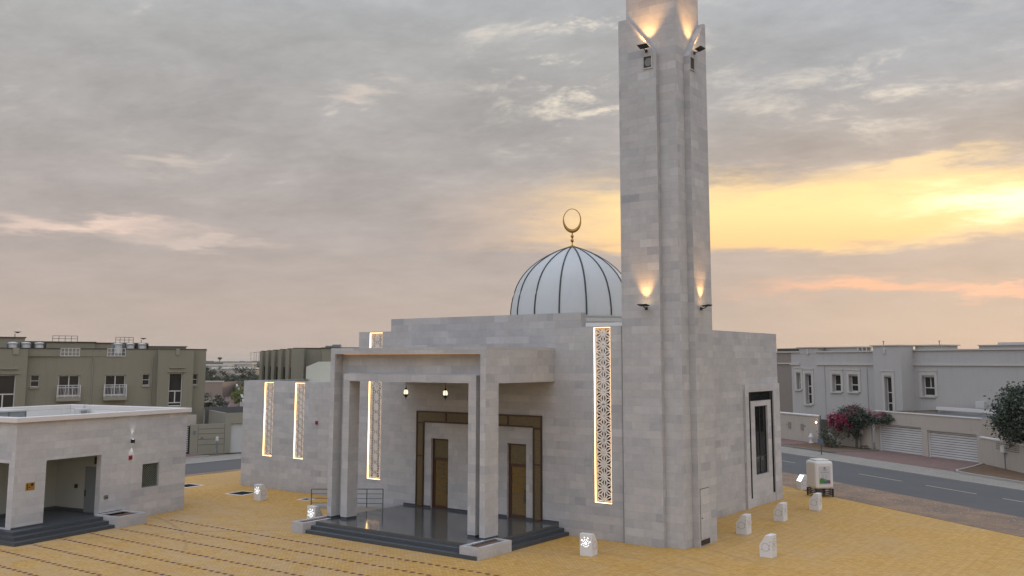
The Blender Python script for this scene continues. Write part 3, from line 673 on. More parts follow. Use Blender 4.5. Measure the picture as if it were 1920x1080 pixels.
# the right slab carries the service door opening and speaker niche
b = MB(NO); b.prism([(36.42, 0), (38.13, 0), (38.13, 23.0), (37.95, 23.0), (36.42, 21.1)], -18.0, -17.72, 'x')
b.build('side_slab', STONE, minaret)
b = MB(NO); b.box(-20.76, -20.735, 35.40, 35.499, 0, 9.2); b.build('movement_joint', plain('joint_grey', (.22, .22, .215)), minaret)
b = MB(NO); b.box(-20.73, -20.45, 35.66, 38.0, 0, 23.0); b.build('rear_slab', STONE, minaret)
# service door, flush stone leaf with vent at its foot
b = MB(NO); b.box(-17.72, -17.70, 36.56, 37.36, .3, 2.33); sd = b.build('service_door', STONEW, minaret)
q = MB(NO); q.box(-17.715, -17.69, 36.56, 37.36, .06, .26); q.build('vent', BLACK, sd)
q = MB(NO); q.box(-17.72, -17.712, 36.53, 36.56, .3, 2.36); q.box(-17.72, -17.712, 37.36, 37.39, .3, 2.36); q.box(-17.72, -17.712, 36.53, 37.39, 2.335, 2.36); q.build('joint', plain('shadow_joint', (.10, .095, .09)), sd)
q = MB(NO); q.lathe((-17.68, 36.64, 1.15), [(.001, 0), (.03, .0), (.03, .03), (.001, .03)], 8); q.build('handle', BLACK, sd)
# speaker niches: dark boxed openings with a horn inside
def niche(c0, c1, z0, z1, face):
    b = MB(NO); t_ = .03
    if face == 'y': # on front slab plane y=35.42
        y_ = 35.415; b.box(c0, c1, y_-.0, y_+.012, z0, z1)
    else:
        x_ = -17.715; b.box(x_-.012, x_, c0, c1, z0, z1)
    return b
def f_niche(T, b): T.put(b.inputs['Base Color'], (.05, .048, .045))
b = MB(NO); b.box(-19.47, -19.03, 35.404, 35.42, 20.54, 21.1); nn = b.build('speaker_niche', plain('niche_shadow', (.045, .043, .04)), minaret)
q = MB(NO); q.box(-19.48, -19.44, 35.38, 35.42, 20.5, 21.12); q.box(-19.06, -19.0, 35.38, 35.42, 20.5, 21.12); q.box(-19.44, -19.06, 35.38, 35.42, 20.5, 20.56); q.box(-19.44, -19.06, 35.38, 35.42, 21.07, 21.12); q.build('niche_rim', STONE, nn)
q = MB(NO); vv = [(.19*cos(t*pi/8), .19*sin(t*pi/8)) for t in range(16)]
q.prism([(-19.2+u, 20.8+v_) for u, v_ in vv], 35.385, 35.403, 'y'); q.build('loudspeaker', plain('speaker_grey', (.16, .155, .15), .5), nn)
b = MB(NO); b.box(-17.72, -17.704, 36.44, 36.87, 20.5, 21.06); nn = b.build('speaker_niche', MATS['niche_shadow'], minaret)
q = MB(NO); q.box(-17.72, -17.68, 36.42, 36.46, 20.47, 21.09); q.box(-17.72, -17.68, 36.85, 36.9, 20.47, 21.09); q.box(-17.72, -17.68, 36.46, 36.85, 20.47, 20.52); q.box(-17.72, -17.68, 36.46, 36.85, 21.04, 21.09); q.build('niche_rim', STONE, nn)
# ---- floodlights with their own spots
def flood(loc, nrm, label, power, tilt, spread):
    """loc on wall; nrm outward (2D unit)"""
    a = math.atan2(nrm[1], nrm[0])+pi/2
    t = thing('floodlight', label, 'floodlight', loc, a, 'floodlights on the minaret')
    # local: -y is outward
    b = MB(); b.box(-.05, .05, -.06, 0, -.16, -.04); b.tube([(0, -.05, -.1), (0, -.22, -.06), (0, -.3, 0)], .02, 6); b.build('bracket', BLACK, t)
    th = -tilt; c, s_ = cos(th), sin(th)
    def Q(x, u, v): return (x, -.30+u*c-v*s_, .05+u*s_+v*c)   # u along plate, v up normal
    b = MB(); vs = [Q(x, u, v) for v in (-.05, .0) for x, u in ((-.24, -.17), (.24, -.17), (.24, .17), (-.24, .17))]
    vs[0:4] = [Q(x*.7, u*.7, -.05) for x, u in ((-.24, -.17), (.24, -.17), (.24, .17), (-.24, .17))]
    b.poly(vs, [(0, 3, 2, 1), (4, 5, 6, 7), (0, 1, 5, 4), (1, 2, 6, 5), (2, 3, 7, 6), (3, 0, 4, 7)]); b.build('housing', BLACK, t)
    b = MB(); b.face([Q(-.2, -.13, .004), Q(.2, -.13, .004), Q(.2, .13, .004), Q(-.2, .13, .004)]); b.build('lens', WARML, t)
    l = bpy.data.lights.new('floodlight_beam', 'SPOT'); l.energy = power; l.color = (1., .50, .15); l.spot_size = R(spread); l.spot_blend = .9; l.shadow_soft_size = .06
    lo = bpy.data.objects.new('floodlight_beam', l); COL.objects.link(lo); lo.parent = t; lo.location = Q(0, 0, .03)
    dr = Vector((0, .20, 1)).normalized(); lo.rotation_euler = (-dr).to_track_quat('Z', 'Y').to_euler(); return t
flood((-19.49, 35.42, 10.02), (0, -1), 'small black floodlight low on the left face of the minaret', 150, R(8), 66)
flood((-17.72, 37.0, 10.02), (1, 0), 'small black floodlight low on the right face of the minaret', 150, R(8), 66)
flood((-19.3, 35.42, 21.42), (0, -1), 'small black floodlight high on the left face above the square opening', 290, R(16), 78)
flood((-17.72, 36.9, 21.42), (1, 0), 'small black floodlight high on the right face above the square opening', 290, R(16), 78)

# ------------------------------------------------------------------ planters by the steps
def planter(loc, rz, lx, ly, h, label):
    t = thing('planter', label, 'planter', loc, rz, 'stone planters beside the steps')
    b = MB(); w_ = .17
    b.box(0, lx, 0, w_, 0, h); b.box(0, lx, ly-w_, ly, 0, h); b.box(0, w_, w_, ly-w_, 0, h); b.box(lx-w_, lx, w_, ly-w_, 0, h); b.build('trough', STONEW, t)
    b = MB(); b.box(w_, lx-w_, w_, ly-w_, 0, h-.05); b.build('soil', SOIL, t); return t
planter((-24.48, 29.02, 0), 0, .95, 2.15, .46, 'pale stone planter with bare soil at the right end of the portico steps')
planter((-34.26, 28.80, 0), 0, .80, 2.15, .46, 'pale stone planter with bare soil at the left end of the portico steps')
AN = (-43.92, 29.77); AA = R(99.45); AF = fr(99.45, AN)
planter((*AF(-5.44, -1.62), 0), AA, 1.63, 1.6, .5, 'wide stone planter with soil beside the ablution building steps')
# ------------------------------------------------------------------ ramp handrail
t = thing('handrail', 'grey metal handrail with two lower bars beside the entrance ramp', 'handrail', (-36.5, 34.17, 0))
HO = (-36.5, 34.17, 0)
for x in (-39.1, -37.2, -34.95, -33.82):
    zb = max(0., (x+39.6)/5.4*.42) if x < -34.2 else .45; zt = .93+(x+39.1)/5.3*.42
    b = MB(HO); b.tube([(x, 34.17, zb), (x, 34.17, zt)], .025, 6); b.build('post', POLE, t)
for k in range(4):
    dz_ = -k*.235; b = MB(HO); b.tube([(-39.1, 34.17, .93+dz_), (-33.82, 34.17, 1.35+dz_)], .022 if k == 0 else .015, 6); b.build('rail', POLE, t)
# ------------------------------------------------------------------ hanging lanterns
def lantern(loc, label):
    t = thing('hanging_lantern', label, 'lantern', loc, 0, 'lanterns hanging in the portico')
    b = MB(); b.tube([(0, 0, .30), (0, 0, 1.45)], .012, 5); b.build('chain', BLACK, t)
    b = MB(); b.lathe((0, 0, 0), [(.11, .0), (.125, .06), (.12, .14), (.09, .21), (.06, .235)], 12); b.build('glass', LAMPG, t, smooth=True)
    b = MB(); b.lathe((0, 0, 0), [(.075, .225), (.045, .27), (.015, .34), (.005, .36)], 12); b.build('cap', BLACK, t)
    b = MB(); b.lathe((0, 0, 0), [(.005, -.26), (.012, -.22), (.008, -.18), (.03, -.15), (.09, -.06), (.115, -.02), (.16, .0), (.12, .012)], 12); b.build('base', BLACK, t)
    b = MB()
    for k in range(6):
        a = k*pi/3+.2; b.tube([(.115*cos(a), .115*sin(a), .0), (.132*cos(a), .132*sin(a), .06), (.125*cos(a), .125*sin(a), .14), (.075*cos(a), .075*sin(a), .235)], .009, 4)
    b.build('cage', BLACK, t); return t
lantern((-31.26, 33.0, 6.10), 'lit black lantern hanging in the left of the portico opening')
lantern((-28.77, 33.0, 6.10), 'lit black lantern hanging in the middle of the portico opening')

# ------------------------------------------------------------------ bollard lamps
def bollard(loc, rz, label, lit, slope_lit=False):
    t = thing('bollard_lamp', label, 'bollard lamp', loc, rz, 'carved stone bollard lamps on the plaza')
    W, D, Hh = .27, .5, .86     # front face looks -y
    b = MB(); b.prism([(0, 0), (D, 0), (D, .47), (.24, Hh), (0, Hh)], -W, W, 'x'); b.build('body', BOLL, t, bevel=.012)
    def disc(b, cx_, cz_, r, n=10, sx=1.):
        b.face([(cx_+r*sx*cos(2*pi*k/n), -.004, cz_+r*sin(2*pi*k/n)) for k in range(n)])
    b = MB(); disc(b, 0, .5, .06, 14, .85)
    for k in range(10):
        a = 2*pi*k/10+.1; disc(b, .125*cos(a), .5+.135*sin(a), .021, 6)
    for k in range(8):
        a = 2*pi*k/8+.3
        if lit and sin(a) < -.45: continue
        disc(b, .195*cos(a), .5+.225*sin(a),   .03 if k % 2 else .022, 7)
    b.build('rosette', COOL if lit else CARVE, t)
    b = MB()
    for k in range(18):
        a0 = 2*pi*k/18; a1 = 2*pi*(k+.8)/18
        for sx in (1, -1):
            x_ = sx*(W+.003); r0, r1 = .14, .165
            p = [(x_, .25+r0*cos(a0), .4+r0*sin(a0)), (x_, .25+r1*cos(a0), .4+r1*sin(a0)), (x_, .25+r1*cos(a1), .4+r1*sin(a1)), (x_, .25+r0*cos(a1), .4+r0*sin(a1))]
            b.face(p)
    for sx in (1, -1):
        for (y_, z_) in ((.06, .62), (.1, .34), (.42, .3), (.08, .48)):
            x_ = sx*(W+.003); b.face([(x_, y_-.03, z_), (x_, y_, z_-.03), (x_, y_+.03, z_), (x_, y_, z_+.03)])
    b.build('carving', CARVE, t)
    if slope_lit:
        b = MB(); b.face([(-W+.04, .26+.01, .84), (W-.04, .26+.01, .84), (W-.04, .49+.01, .50), (-W+.04, .49+.01, .50)]); b.build('lit_glass', COOL, t)
    return t
bollard((-43.35, 33.98, 0), R(3), 'lit carved bollard lamp in front of the left wing, beside a drain', True)
bollard((-34.95, 30.55, 0), R(3), 'lit carved bollard lamp behind the left planter of the portico', True)
bollard((-20.62, 32.20, 0), R(6), 'lit carved bollard lamp in front of the wall right of the portico steps', True)
bollard((-17.25, 40.45, 0), pi/2, 'unlit white bollard lamp closest behind the minaret foot', False)
bollard((-14.5, 36.40, 0), pi/2, 'unlit white bollard lamp standing nearest the viewer on the open plaza', False)
bollard((-17.2, 44.75, 0), pi/2, 'unlit white bollard lamp on the plaza facing the tall side window, third from the street', False)
bollard((-16.95, 49.0, 0), pi/2, 'unlit white bollard lamp in front of the white donation bin', False)
bollard((-20.35, 56.45, 0), R(140), 'bollard lamp with its sloping top glowing white, left of the white bin', False, True)
# ------------------------------------------------------------------ drains
for (x, y, lab) in ((-46.4, 35.3, 'dark square drain grate in the paving in front of the left wing'), (-51.9, 35.4, 'dark square drain grate at the corner of the ablution building'), (-41.5, 35.9, 'small dark drain grate by the foot of the left wing wall')):
    s_ = .55 if x < -45 else .22
    t = thing('drain_grate', lab, 'drain', (x, y, 0), .1, 'drain grates')
    b = MB(); b.box(-s_-.16, s_+.16, -s_-.16, s_+.16, -.02, .008); b.build('rim', COPING, t)
    b = MB(); b.box(-s_, s_, -s_, s_, .0, .013); b.build('grate', plain('drain_black', (.02, .02, .018), .95, spec=.05), t)
# ------------------------------------------------------------------ donation bin
BA = math.atan2(54.15-53.34, -17.92+18.68)
t = thing('donation_bin', 'white rounded fibreglass donation bin with a coloured poster on a black slatted base', 'bin', (-18.68, 53.34, 0), R(47))
LX, LY = 1.14, 1.14
b = MB(); b.box(0, LX, 0, LY, .46, 2.0)
body = b.build('body', KIOSK, t, bevel=.13)
b = MB(); b.box(.18, LX-.18, .18, LY-.18, 2.0, 2.08); b.build('lid', KIOSK, t, bevel=.03)
b = MB()
for x, y in ((.02, .02), (LX-.1, .02), (.02, LY-.1), (LX-.1, LY-.1)): b.box(x, x+.08, y, y+.08, 0, .455)
for z in (.12, .22, .32, .42):
    b.box(.1, LX-.1, .04, .07, z-.02, z+.02); b.box(.1, LX-.1, LY-.07, LY-.04, z-.02, z+.02); b.box(.04, .07, .1, LY-.1, z-.02, z+.02); b.box(LX-.07, LX-.04, .1, LY-.1, z-.02, z+.02)
b.build('base_frame', BLACK, t)
b = MB(); b.box(.22, .94, -.012, 0, .72, 1.72); po = b.build('poster', plain('poster_paper', (.46, .45, .47), .6, .05), t)
PX = lambda x: x; y_ = -.016
def pf(name, m, polys):
    q = MB()
    for p in polys: q.face([(u*.8, y_, v_) for u, v_ in p])
    q.build(name, m, po)
pf('green_shape', mat('poster_green', (.05, .20, .02), .6), [[(.32, .76), (.62, .76), (.56, .98), (.32, .96)], [(.32, .96), (.56, .98), (.80, 1.0), (.46, 1.08), (.36, 1.04)]])
pf('light_green_shape', mat('poster_lime', (.13, .30, .03), .6), [[(.56, .98), (.82, .90), (1.0, .97), (.80, 1.0)]])
pf('blue_shape', mat('poster_blue', (.05, .12, .18), .6), [[(.62, .76), (1.0, .76), (.96, .9), (.82, .9), (.56, .98)], [(.82, .9), (.96, .9), (1.14, .92), (1.0, .97)]])
pf('red_shape', mat('poster_red', (.35, .02, .03), .6), [[(1.0, .76), (1.14, .76), (1.14, .92), (.96, .9)]])
ink = mat('poster_ink', (.04, .04, .045), .6); pl_ = []
pl_ += [[(.66, 1.60), (.80, 1.60), (.83, 1.67), (.77, 1.635), (.73, 1.69), (.69, 1.635), (.63, 1.67)]]
def bar(x0, x1, z0, z1): return [(x0, z0), (x1, z0), (x1, z1), (x0, z1)]
for k, wd in enumerate((.035, .05, .03, .05, .04)): pl_.append(bar(.60+k*.062, .60+k*.062+wd, 1.50, 1.545))
for x0, wd in ((.42, .09), (.55, .04), (.63, .09), (.76, .08), (.88, .04), (.95, .08)): pl_.append(bar(x0, x0+wd, 1.36, 1.375)); pl_.append(bar(x0+wd*.55, x0+wd*.8, 1.375, 1.435))
pf('crown_and_lettering', ink, pl_)
pf('small_print', plain('poster_grey_ink', (.24, .24, .26)), [bar(.50+.26*i, .50+.26*i+.15, 1.24-.05*k, 1.255-.05*k) for i in (0, 1) for k in range(5)])

# ------------------------------------------------------------------ ANCILLARY (washing) BUILDING at the left
anc = thing('ablution_building', 'low flat roofed pale stone building with an open porch at the left edge', 'building', (*AN, 0), AA)
b = MB()
b.wall(-9.62, 0, 0, 5.0, 0, [(-8.1, -5.2, .44, 3.25), (-2.77, -1.72, 1.4, 2.57)], .32)
b.wall(0, 9.08, 0, 5.0, -9.62, [(.38, 3.4, .44, 3.25)], .32, axis='y', sgn=-1)
b.face([(0, 0, 0), (0, 9.08, 0), (0, 9.08, 5), (0, 0, 5)]); b.face([(-9.62, 9.08, 0), (-9.62, 9.08, 5), (0, 9.08, 5), (0, 9.08, 0)])
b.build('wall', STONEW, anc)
b = MB(); e = .15
b.box(-9.62-e, e, -e, .3, 5.0, 5.22); b.box(-9.62-e, e, 8.78, 9.08+e, 5.0, 5.22); b.box(-9.62-e, -9.3, .3, 8.78, 5.0, 5.22); b.box(-.3, e, .3, 7.55, 5.0, 5.22); b.box(-.3, e, 7.75, 8.78, 5.0, 5.22)
b.build('coping', COPING, anc, bevel=.02)
b = MB(); b.box(-9.3, -.3, .3, 8.78, 4.3, 4.45); b.build('roof', plain('roof_screed', (.4, .4, .38)), anc)
b = MB(); b.box(-9.3, -.3, 8.70, 8.78, 4.45, 5.0); b.box(-.34, -.3, .3, 7.55, 4.45, 5.0); b.box(-.34, -.3, 7.75, 8.70, 4.45, 5.0); b.build('upstand', WHITEW, anc)
PORW = plain('porch_paint', (.33, .345, .31), .7, .08, 1.)
b = MB(); b.box(-4.85, -4.45, .32, 3.8, PZ, 3.35); b.box(-9.3, -4.85, 3.56, 3.8, PZ, 3.35); b.box(-9.3, -4.85, .32, 3.56, 3.25, 3.35); b.build('porch_wall', PORW, anc)
b = MB(); b.box(-9.2, -4.86, 3.53, 3.56, PZ, PZ+.14); b.box(-4.88, -4.85, 1.5, 3.53, PZ, PZ+.14); b.build('skirting', GRANS, anc)
b = MB(); b.box(-4.90, -4.85, .55, 1.45, PZ, 2.6); pd = b.build('porch_door', plain('porch_door_grey', (.16, .18, .185), .5, .06), anc)
q = MB(); q.box(-4.93, -4.90, 1.35, 1.41, 1.2, 1.5); q.build('handle', BLACK, pd)
b = MB(); b.box(-4.95, -4.85, .7, .8, 2.75, 3.1); b.box(-4.95, -4.85, 2.0, 2.12, 1.55, 1.72); b.build('wall_switch', BLACK, anc)
# perforated window
b = MB(); b.face([(-2.77, .18, 1.4), (-1.72, .18, 1.4), (-1.72, .18, 2.57), (-2.77, .18, 2.57)])
for k in range(1): pass
wn = b.build('window', SCRDARK, anc)
b = MB(); x0, x1, z0, z1 = -2.77, -1.72, 1.4, 2.57; b.box(x0, x0+.04, .11, .16, z0, z1); b.box(x1-.04, x1, .11, .16, z0, z1); b.box(x0+.04, x1-.04, .11, .16, z0, z0+.04); b.box(x0+.04, x1-.04, .11, .16, z1-.04, z1)
n_ = 9
for i in range(n_+1):
    for j in range(n_+2):
        cx_, cz_2 = x0+.04+i*(x1-x0-.08)/n_, z0+.04+j*(z1-z0-.08)/(n_+1); s_ = .036
        for sx, sz in ((1, 1), (1, -1)):
            if j == 0 and sz < 0: continue
            if j == n_+1 and sz > 0: continue
            if i == n_: continue
            dx_, dz_ = (x1-x0-.08)/n_, (z1-z0-.08)/(n_+1)*sz; L = math.hypot(dx_, dz_); nx_, nz_ = -dz_/L*.011, dx_/L*.011
            b.face([(cx_+nx_, .14+.002*sz, cz_2+nz_), (cx_-nx_, .14+.002*sz, cz_2-nz_), (cx_+dx_-nx_, .14+.002*sz, cz_2+dz_-nz_), (cx_+dx_+nx_, .14+.002*sz, cz_2+dz_+nz_)])
b.build('window_grille', plain('grille_grey_green', (.15, .165, .13)), wn)
# platform, steps
b = MB(); b.box(-9.95, -3.9, -.62, -.003, 0, PZ); b.box(-9.95, -9.623, -.003, 1.2, 0, PZ); b.box(-9.3, -4.86, .0, 3.55, .2, PZ-.002); b.build('platform', GRANS, anc)
b = MB(); b.box(-10.15, -5.44, -1.02, -.62, 0, .30); b.box(-10.38, -5.44, -1.42, -1.02, 0, .15); b.box(-10.15, -9.95, -.62, 1.0, 0, .3); b.box(-10.38, -10.15, -1.02, .9, 0, .15); b.build('steps', GRANS, anc)
for x0, x1 in ((-9.63, -8.1), (-5.2, -3.9)): b = MB(); b.box(x0, x1, -.012, 0, PZ, PZ+.08); b.build('wall_skirting', GRANS, anc)
b = MB(); b.prism([(1.0, 0), (6.5, 0), (6.5, .03), (1.4, .46), (1.0, .46)], -11.4, -9.95, 'x'); b.build('ramp', MATS['ramp_stone'], anc)
# roof plant
t = thing('water_tank', 'grey panelled water tank on the roof of the low building', 'water tank', (*AF(-8.4, 4.2), 4.45), AA)
b = MB(); b.box(-1.3, 1.35, -1.1, 1.1, 0, .86); b.build('tank_body', plain('tank_panel_grey', (.24, .27, .29), .5), t)
b = MB()
for x in (-1.3, -.42, .46, 1.31): b.box(x, x+.05, -1.13, -1.1, 0, .9)
for y in (-1.1, 0, 1.05): b.box(1.35, 1.38, y, y+.05, 0, .9)
b.build('ribs', GREYM, t)
b = MB(); b.box(-1.36, 1.42, -1.16, 1.16, .86, .93); b.build('cover', TANK, t)
t = thing('air_conditioner', 'small white air conditioner unit on the roof of the low building', 'air conditioner', (*AF(-.75, 7.3), 4.45), AA)
b = MB(); b.box(-.3, .3, -.25, .25, 0, .62); bo = b.build('casing', TANK, t, bevel=.04)
b = MB(); b.box(-.2, .2, -.262, -.25, .15, .5); b.build('grille', plain('ac_grille', (.22, .22, .21)), t)
# handrail at the left
t = thing('handrail', 'pale metal handrail at the far left beside the porch steps', 'handrail', (*AF(-10.2, 1.0), 0), AA)
for y in (.1, 1.6, 3.2):
    b = MB(); b.tube([(0, y, .2 if y < .5 else 0.), (0, y, 1.28)], .024, 6); b.build('post', ALU, t)
for z in (1.28, 1.05, .8, .56):
    b = MB(); b.tube([(0, .1, z), (0, 3.2, z)], .018, 6); b.build('rail', ALU, t)
# wall fixtures
t = thing('wall_lamp', 'small black up and down wall lamp glowing white on the low building', 'wall lamp', (*AF(-3.5, 0), 3.76), AA)
b = MB(); b.box(-.055, .055, -.16, 0, -.09, .09); b.build('casing', BLACK, t)
b = MB(); b.face([(-.045, -.15, .092), (.045, -.15, .092), (.045, -.03, .092), (-.045, -.03, .092)]); b.build('upper_lens', COOL, t)
b = MB(); b.face([(-.045, -.15, -.092), (.045, -.15, -.092), (.045, -.03, -.092), (-.045, -.03, -.092)]); b.build('lower_lens', COOL, t)
for s_ in (1, -1):
    l = bpy.data.lights.new('wall_lamp_beam', 'SPOT'); l.energy = 9; l.color = (.92, .98, 1.); l.spot_size = R(44); l.spot_blend = .7; l.shadow_soft_size = .03
    lo = bpy.data.objects.new('wall_lamp_beam', l); COL.objects.link(lo); lo.parent = t; lo.location = (0, -.12, .11*s_)
    lo.rotation_euler = (-Vector((0, .10, s_))).to_track_quat('Z', 'Y').to_euler()
t = thing('fire_alarm_box', 'small square red alarm box under the lamp on the low building', 'alarm box', (*AF(-3.55, 0), 2.97), AA, 'red alarm boxes')
b = MB(); b.box(-.09, .09, -.06, 0, -.1, .1); b.build('casing', RED, t); b = MB(); b.box(-.05, .05, -.068, -.06, -.05, .02); b.build('button', BLACK, t)
copy_thing(t, (-42.6, 37.5, 4.1), 0, 'small dark red alarm box on the left wing wall of the mosque')
t = thing('sign_plate', 'small gold sign plate with a black arrow beside the porch opening', 'sign', (*AF(-8.83, 0), 2.2), AA)
b = MB(); b.box(-.21, .21, -.02, 0, -.16, .16); b.build('plate', plain('gold_plate', (.36, .20, .03), .4, .1, 4., .5), t)
b = MB(); b.box(-.16, -.12, -.024, -.02, -.12, .12); b.prism([(.02, .02), (.14, .02), (.14, .13), (.02, .13)], -.024, -.02, 'y'); b.box(-.08, .0, -.024, -.02, -.06, -.02); b.build('symbol', BLACK, t)
t = thing('wall_tap', 'small black tap fixture low on the wall beside the porch', 'tap', (*AF(-4.86, 0), 1.24), AA)
b = MB(); b.box(-.1, .1, -.05, 0, -.09, .09); b.build('plate', GREYM, t); b = MB(); b.tube([(0, -.05, 0), (0, -.14, 0), (0, -.16, -.06)], .02, 6); b.build('spout', BLACK, t)
t = thing('door_sign', 'small white notice with red and grey lettering on the wall beside the right door', 'sign', (-27.75, 35.5, 2.2))
b = MB(); b.box(-.22, .22, -.01, 0, -.1, .1); b.build('plate', plain('notice_white', (.5, .49, .47)), t)
b = MB(); b.box(-.18, -.14, -.014, -.01, -.07, .07); b.build('red_mark', RED, t)
b = MB(); b.box(-.1, .18, -.014, -.01, .02, .05); b.box(-.1, .18, -.014, -.01, -.05, -.02); b.build('lettering', GREYM, t)
t = thing('door_bell', 'small round black push button below the white notice', 'button', (-27.75, 35.5, 1.9))
b = MB(); b.prism([(.05*cos(k*pi/5), .05*sin(k*pi/5)) for k in range(10)], -.03, 0, 'y'); b.build('button', BLACK, t)

# ------------------------------------------------------------------ windows for the villas
def vwin(parent, x0, x1, z0, z1, y, dep=.25, mull=(), trans=(), fm=ALU, gm=GLASSB, fw=.07):
    q = MB(); Y = y+dep-.06
    q.box(x0, x0+fw, Y, Y+.05, z0, z1); q.box(x1-fw, x1, Y, Y+.05, z0, z1); q.box(x0+fw, x1-fw, Y, Y+.05, z0, z0+fw); q.box(x0+fw, x1-fw, Y, Y+.05, z1-fw, z1)
    for m_ in mull:
        u, a_, c_ = m_ if isinstance(m_, tuple) else (m_, z0, z1)
        q.box(u-fw/2, u+fw/2, Y+.003, Y+.047, a_+.001, c_-.001)
    for z in trans: q.box(x0+fw, x1-fw, Y+.002, Y+.048, z-fw/2, z+fw/2)
    wo_ = q.build('window', fm, parent)
    q = MB(); q.face([(x0, Y+.03, z0), (x1, Y+.03, z0), (x1, Y+.03, z1), (x0, Y+.03, z1)]); q.build('pane', gm, wo_); return wo_
# ------------------------------------------------------------------ LEFT VILLA
LVA, LVO = 68.07, (-68.0, 48.0); LF = fr(LVA, LVO)
v = thing('villa', 'olive rendered two storey villa with white railed balconies at the left', 'villa', (*LVO, 0), R(LVA))
DK = plain('roof_edge_dark', (.05, .05, .04))
small = [(-12.75, -12.1, 5.55, 6.5), (-4.05, -3.45, 5.55, 6.5)]; big = [(-10.68, -9.05, 4.75, 6.48), (-7.07, -5.42, 4.75, 6.46)]
zr = 8.68
b = MB(); b.wall(-13.1, -2.9, 0, zr, 7.0, small+big+[(-10.62, -9.18, 8.12, zr), (-7.0, -5.56, 8.12, zr)], .22)
b.wall(-22, -13.1, 0, zr, 6.4, [(-15.6, -13.85, 2.6, 6.58)], .3); b.wall(-2.9, .1, 0, zr, 6.4, [(-1.95, -.76, 3.68, 6.62)], .3)
b.face([(-13.1, 6.4, 0), (-13.1, 7, 0), (-13.1, 7, zr), (-13.1, 6.4, zr)]); b.face([(-2.9, 6.4, 0), (-2.9, 6.4, zr), (-2.9, 7, zr), (-2.9, 7, 0)]); b.face([(.1, 6.4, 0), (.1, 7, 0), (.1, 7, zr), (.1, 6.4, zr)])
b.wall(.1, 1.3, 0, zr, 7.0, [(.18, .64, 5.55, 6.5)], .22)
b.face([(1.3, 7, 0), (1.3, 17, 0), (1.3, 17, zr), (1.3, 7, zr)]); b.face([(-22, 17, 0), (-22, 17, zr), (1.3, 17, zr), (1.3, 17, 0)]); b.face([(-22, 6.4, 0), (-22, 6.4, zr), (-22, 17, zr), (-22, 17, 0)])
b.build('wall', RENDER, v)
b = MB(); b.face([(-22, 6.6, 8.05), (1.2, 7.2, 8.05), (1.2, 17, 8.05), (-22, 17, 8.05)]); b.build('roof', plain('flat_roof', (.2, .19, .17)), v)
b = MB()
for x0, x1, y in ((-22, -13.1, 6.4), (-13.1, -10.7, 7), (-9.1, -7.08, 7), (-5.48, -2.9, 7), (-2.9, .1, 6.4), (.1, 1.3, 7)): b.box(x0, x1+.04, y-.05, y+.2, zr, zr+.07)
b.box(1.28, 1.35, 7, 17, zr, zr+.07); b.build('roof_edge', DK, v)
for x0, x1 in ((-10.62, -9.18), (-7.0, -5.56)):
    b = MB(); b.box(x0-.05, x1+.05, 6.93, 7.0, 8.06, 8.12)
    for z in (8.72, 8.4): b.box(x0, x1, 6.95, 6.98, z, z+.035)
    for k in range(6): u = x0+k*(x1-x0)/5; b.box(u-.02, u+.02, 6.952, 6.978, 8.12, 8.75)
    b.build('roof_railing', ALU, v)
for x0, x1, z0, z1 in small+[(.18, .64, 5.55, 6.5)]:
    vwin(v, x0, x1, z0, z1, 7.0, .22, trans=((z0+z1)/2,), fw=.05)
    b = MB(); b.box(x0-.05, x1+.05, 6.9, 7.0, z0-.16, z0); b.build('window_sill', RENDERD, v)
for x0, x1, z0, z1 in big:
    vwin(v, x0, x1, z0, z1, 7.0, .22, mull=((x0+x1)/2,), fw=.08)
    bal = MB(); bal.box(x0-.12, x1+.1, 6.45, 7.0, 4.32, 4.62); bo = bal.build('balcony', RENDERD, v)
    r_ = MB()
    for z in (5.62, 5.42, 4.72): r_.box(x0-.08, x1+.06, 6.47, 6.51, z, z+.045); r_.box(x0-.08, x0-.04, 6.51, 7.0, z, z+.045); r_.box(x1+.02, x1+.06, 6.51, 7.0, z, z+.045)
    for k in range(16):
        u = x0-.07+k*(x1-x0+.1)/15; wd = .028 if k in (0, 5, 10, 15) else .010; r_.box(u-wd, u+wd, 6.475, 6.505, 4.62, 5.64)
    for yy in (6.6, 6.7, 6.8, 6.9): r_.box(x0-.07, x0-.05, yy, yy+.02, 4.62, 5.62); r_.box(x1+.03, x1+.05, yy, yy+.02, 4.62, 5.62)
    r_.build('balcony_railing', ALU, bo)
for x0, x1, z0, z1 in ((-15.6, -13.85, 2.6, 6.58), (-1.95, -.76, 3.68, 6.62)):
    vwin(v, x0, x1, z0, z1, 6.4, .3, mull=(((x0+x1)/2, z0+.3, z1-1.55),), trans=(z1-1.6, z0+.32), fw=.09)
    b = MB(); b.box(x0-.15, x1+.25, 6.3, 6.4, z1+.05, z1+.12); b.box(x0, x1+.1, 6.28, 6.4, z1+.42, z1+.5); b.build('window_hood', RENDERD, v)
for x in (-13.9, -1.3):
    b = MB(); b.box(x-.16 if x > -5 else x-.3, x+.14, 6.32, 6.4, 8.2, 8.74); b.build('rain_spout', RENDERD, v)
q = MB(); q.tube([(-8.1, 6.94, .3), (-8.1, 6.94, 8.0)], .04, 6); q.build('downpipe', RENDERD, v)
q = MB(); q.tube([(-3.3, 6.94, .3), (-3.3, 6.94, 8.0)], .035, 6); q.build('downpipe', RENDERD, v)
CURT = plain('curtain_cloth', (.16, .145, .12), .9, .5, 9.)
for x0, x1, z0, z1 in ((-10.6, -10.1, 4.8, 6.4), (-15.5, -14.75, 5.1, 6.5), (-6.2, -5.5, 4.8, 6.4)):
    q = MB(); q.box(x0, x1, 7.203 if x0 > -13 else 6.683, 7.21 if x0 > -13 else 6.69, z0, z1); q.build('curtain', CURT, v)
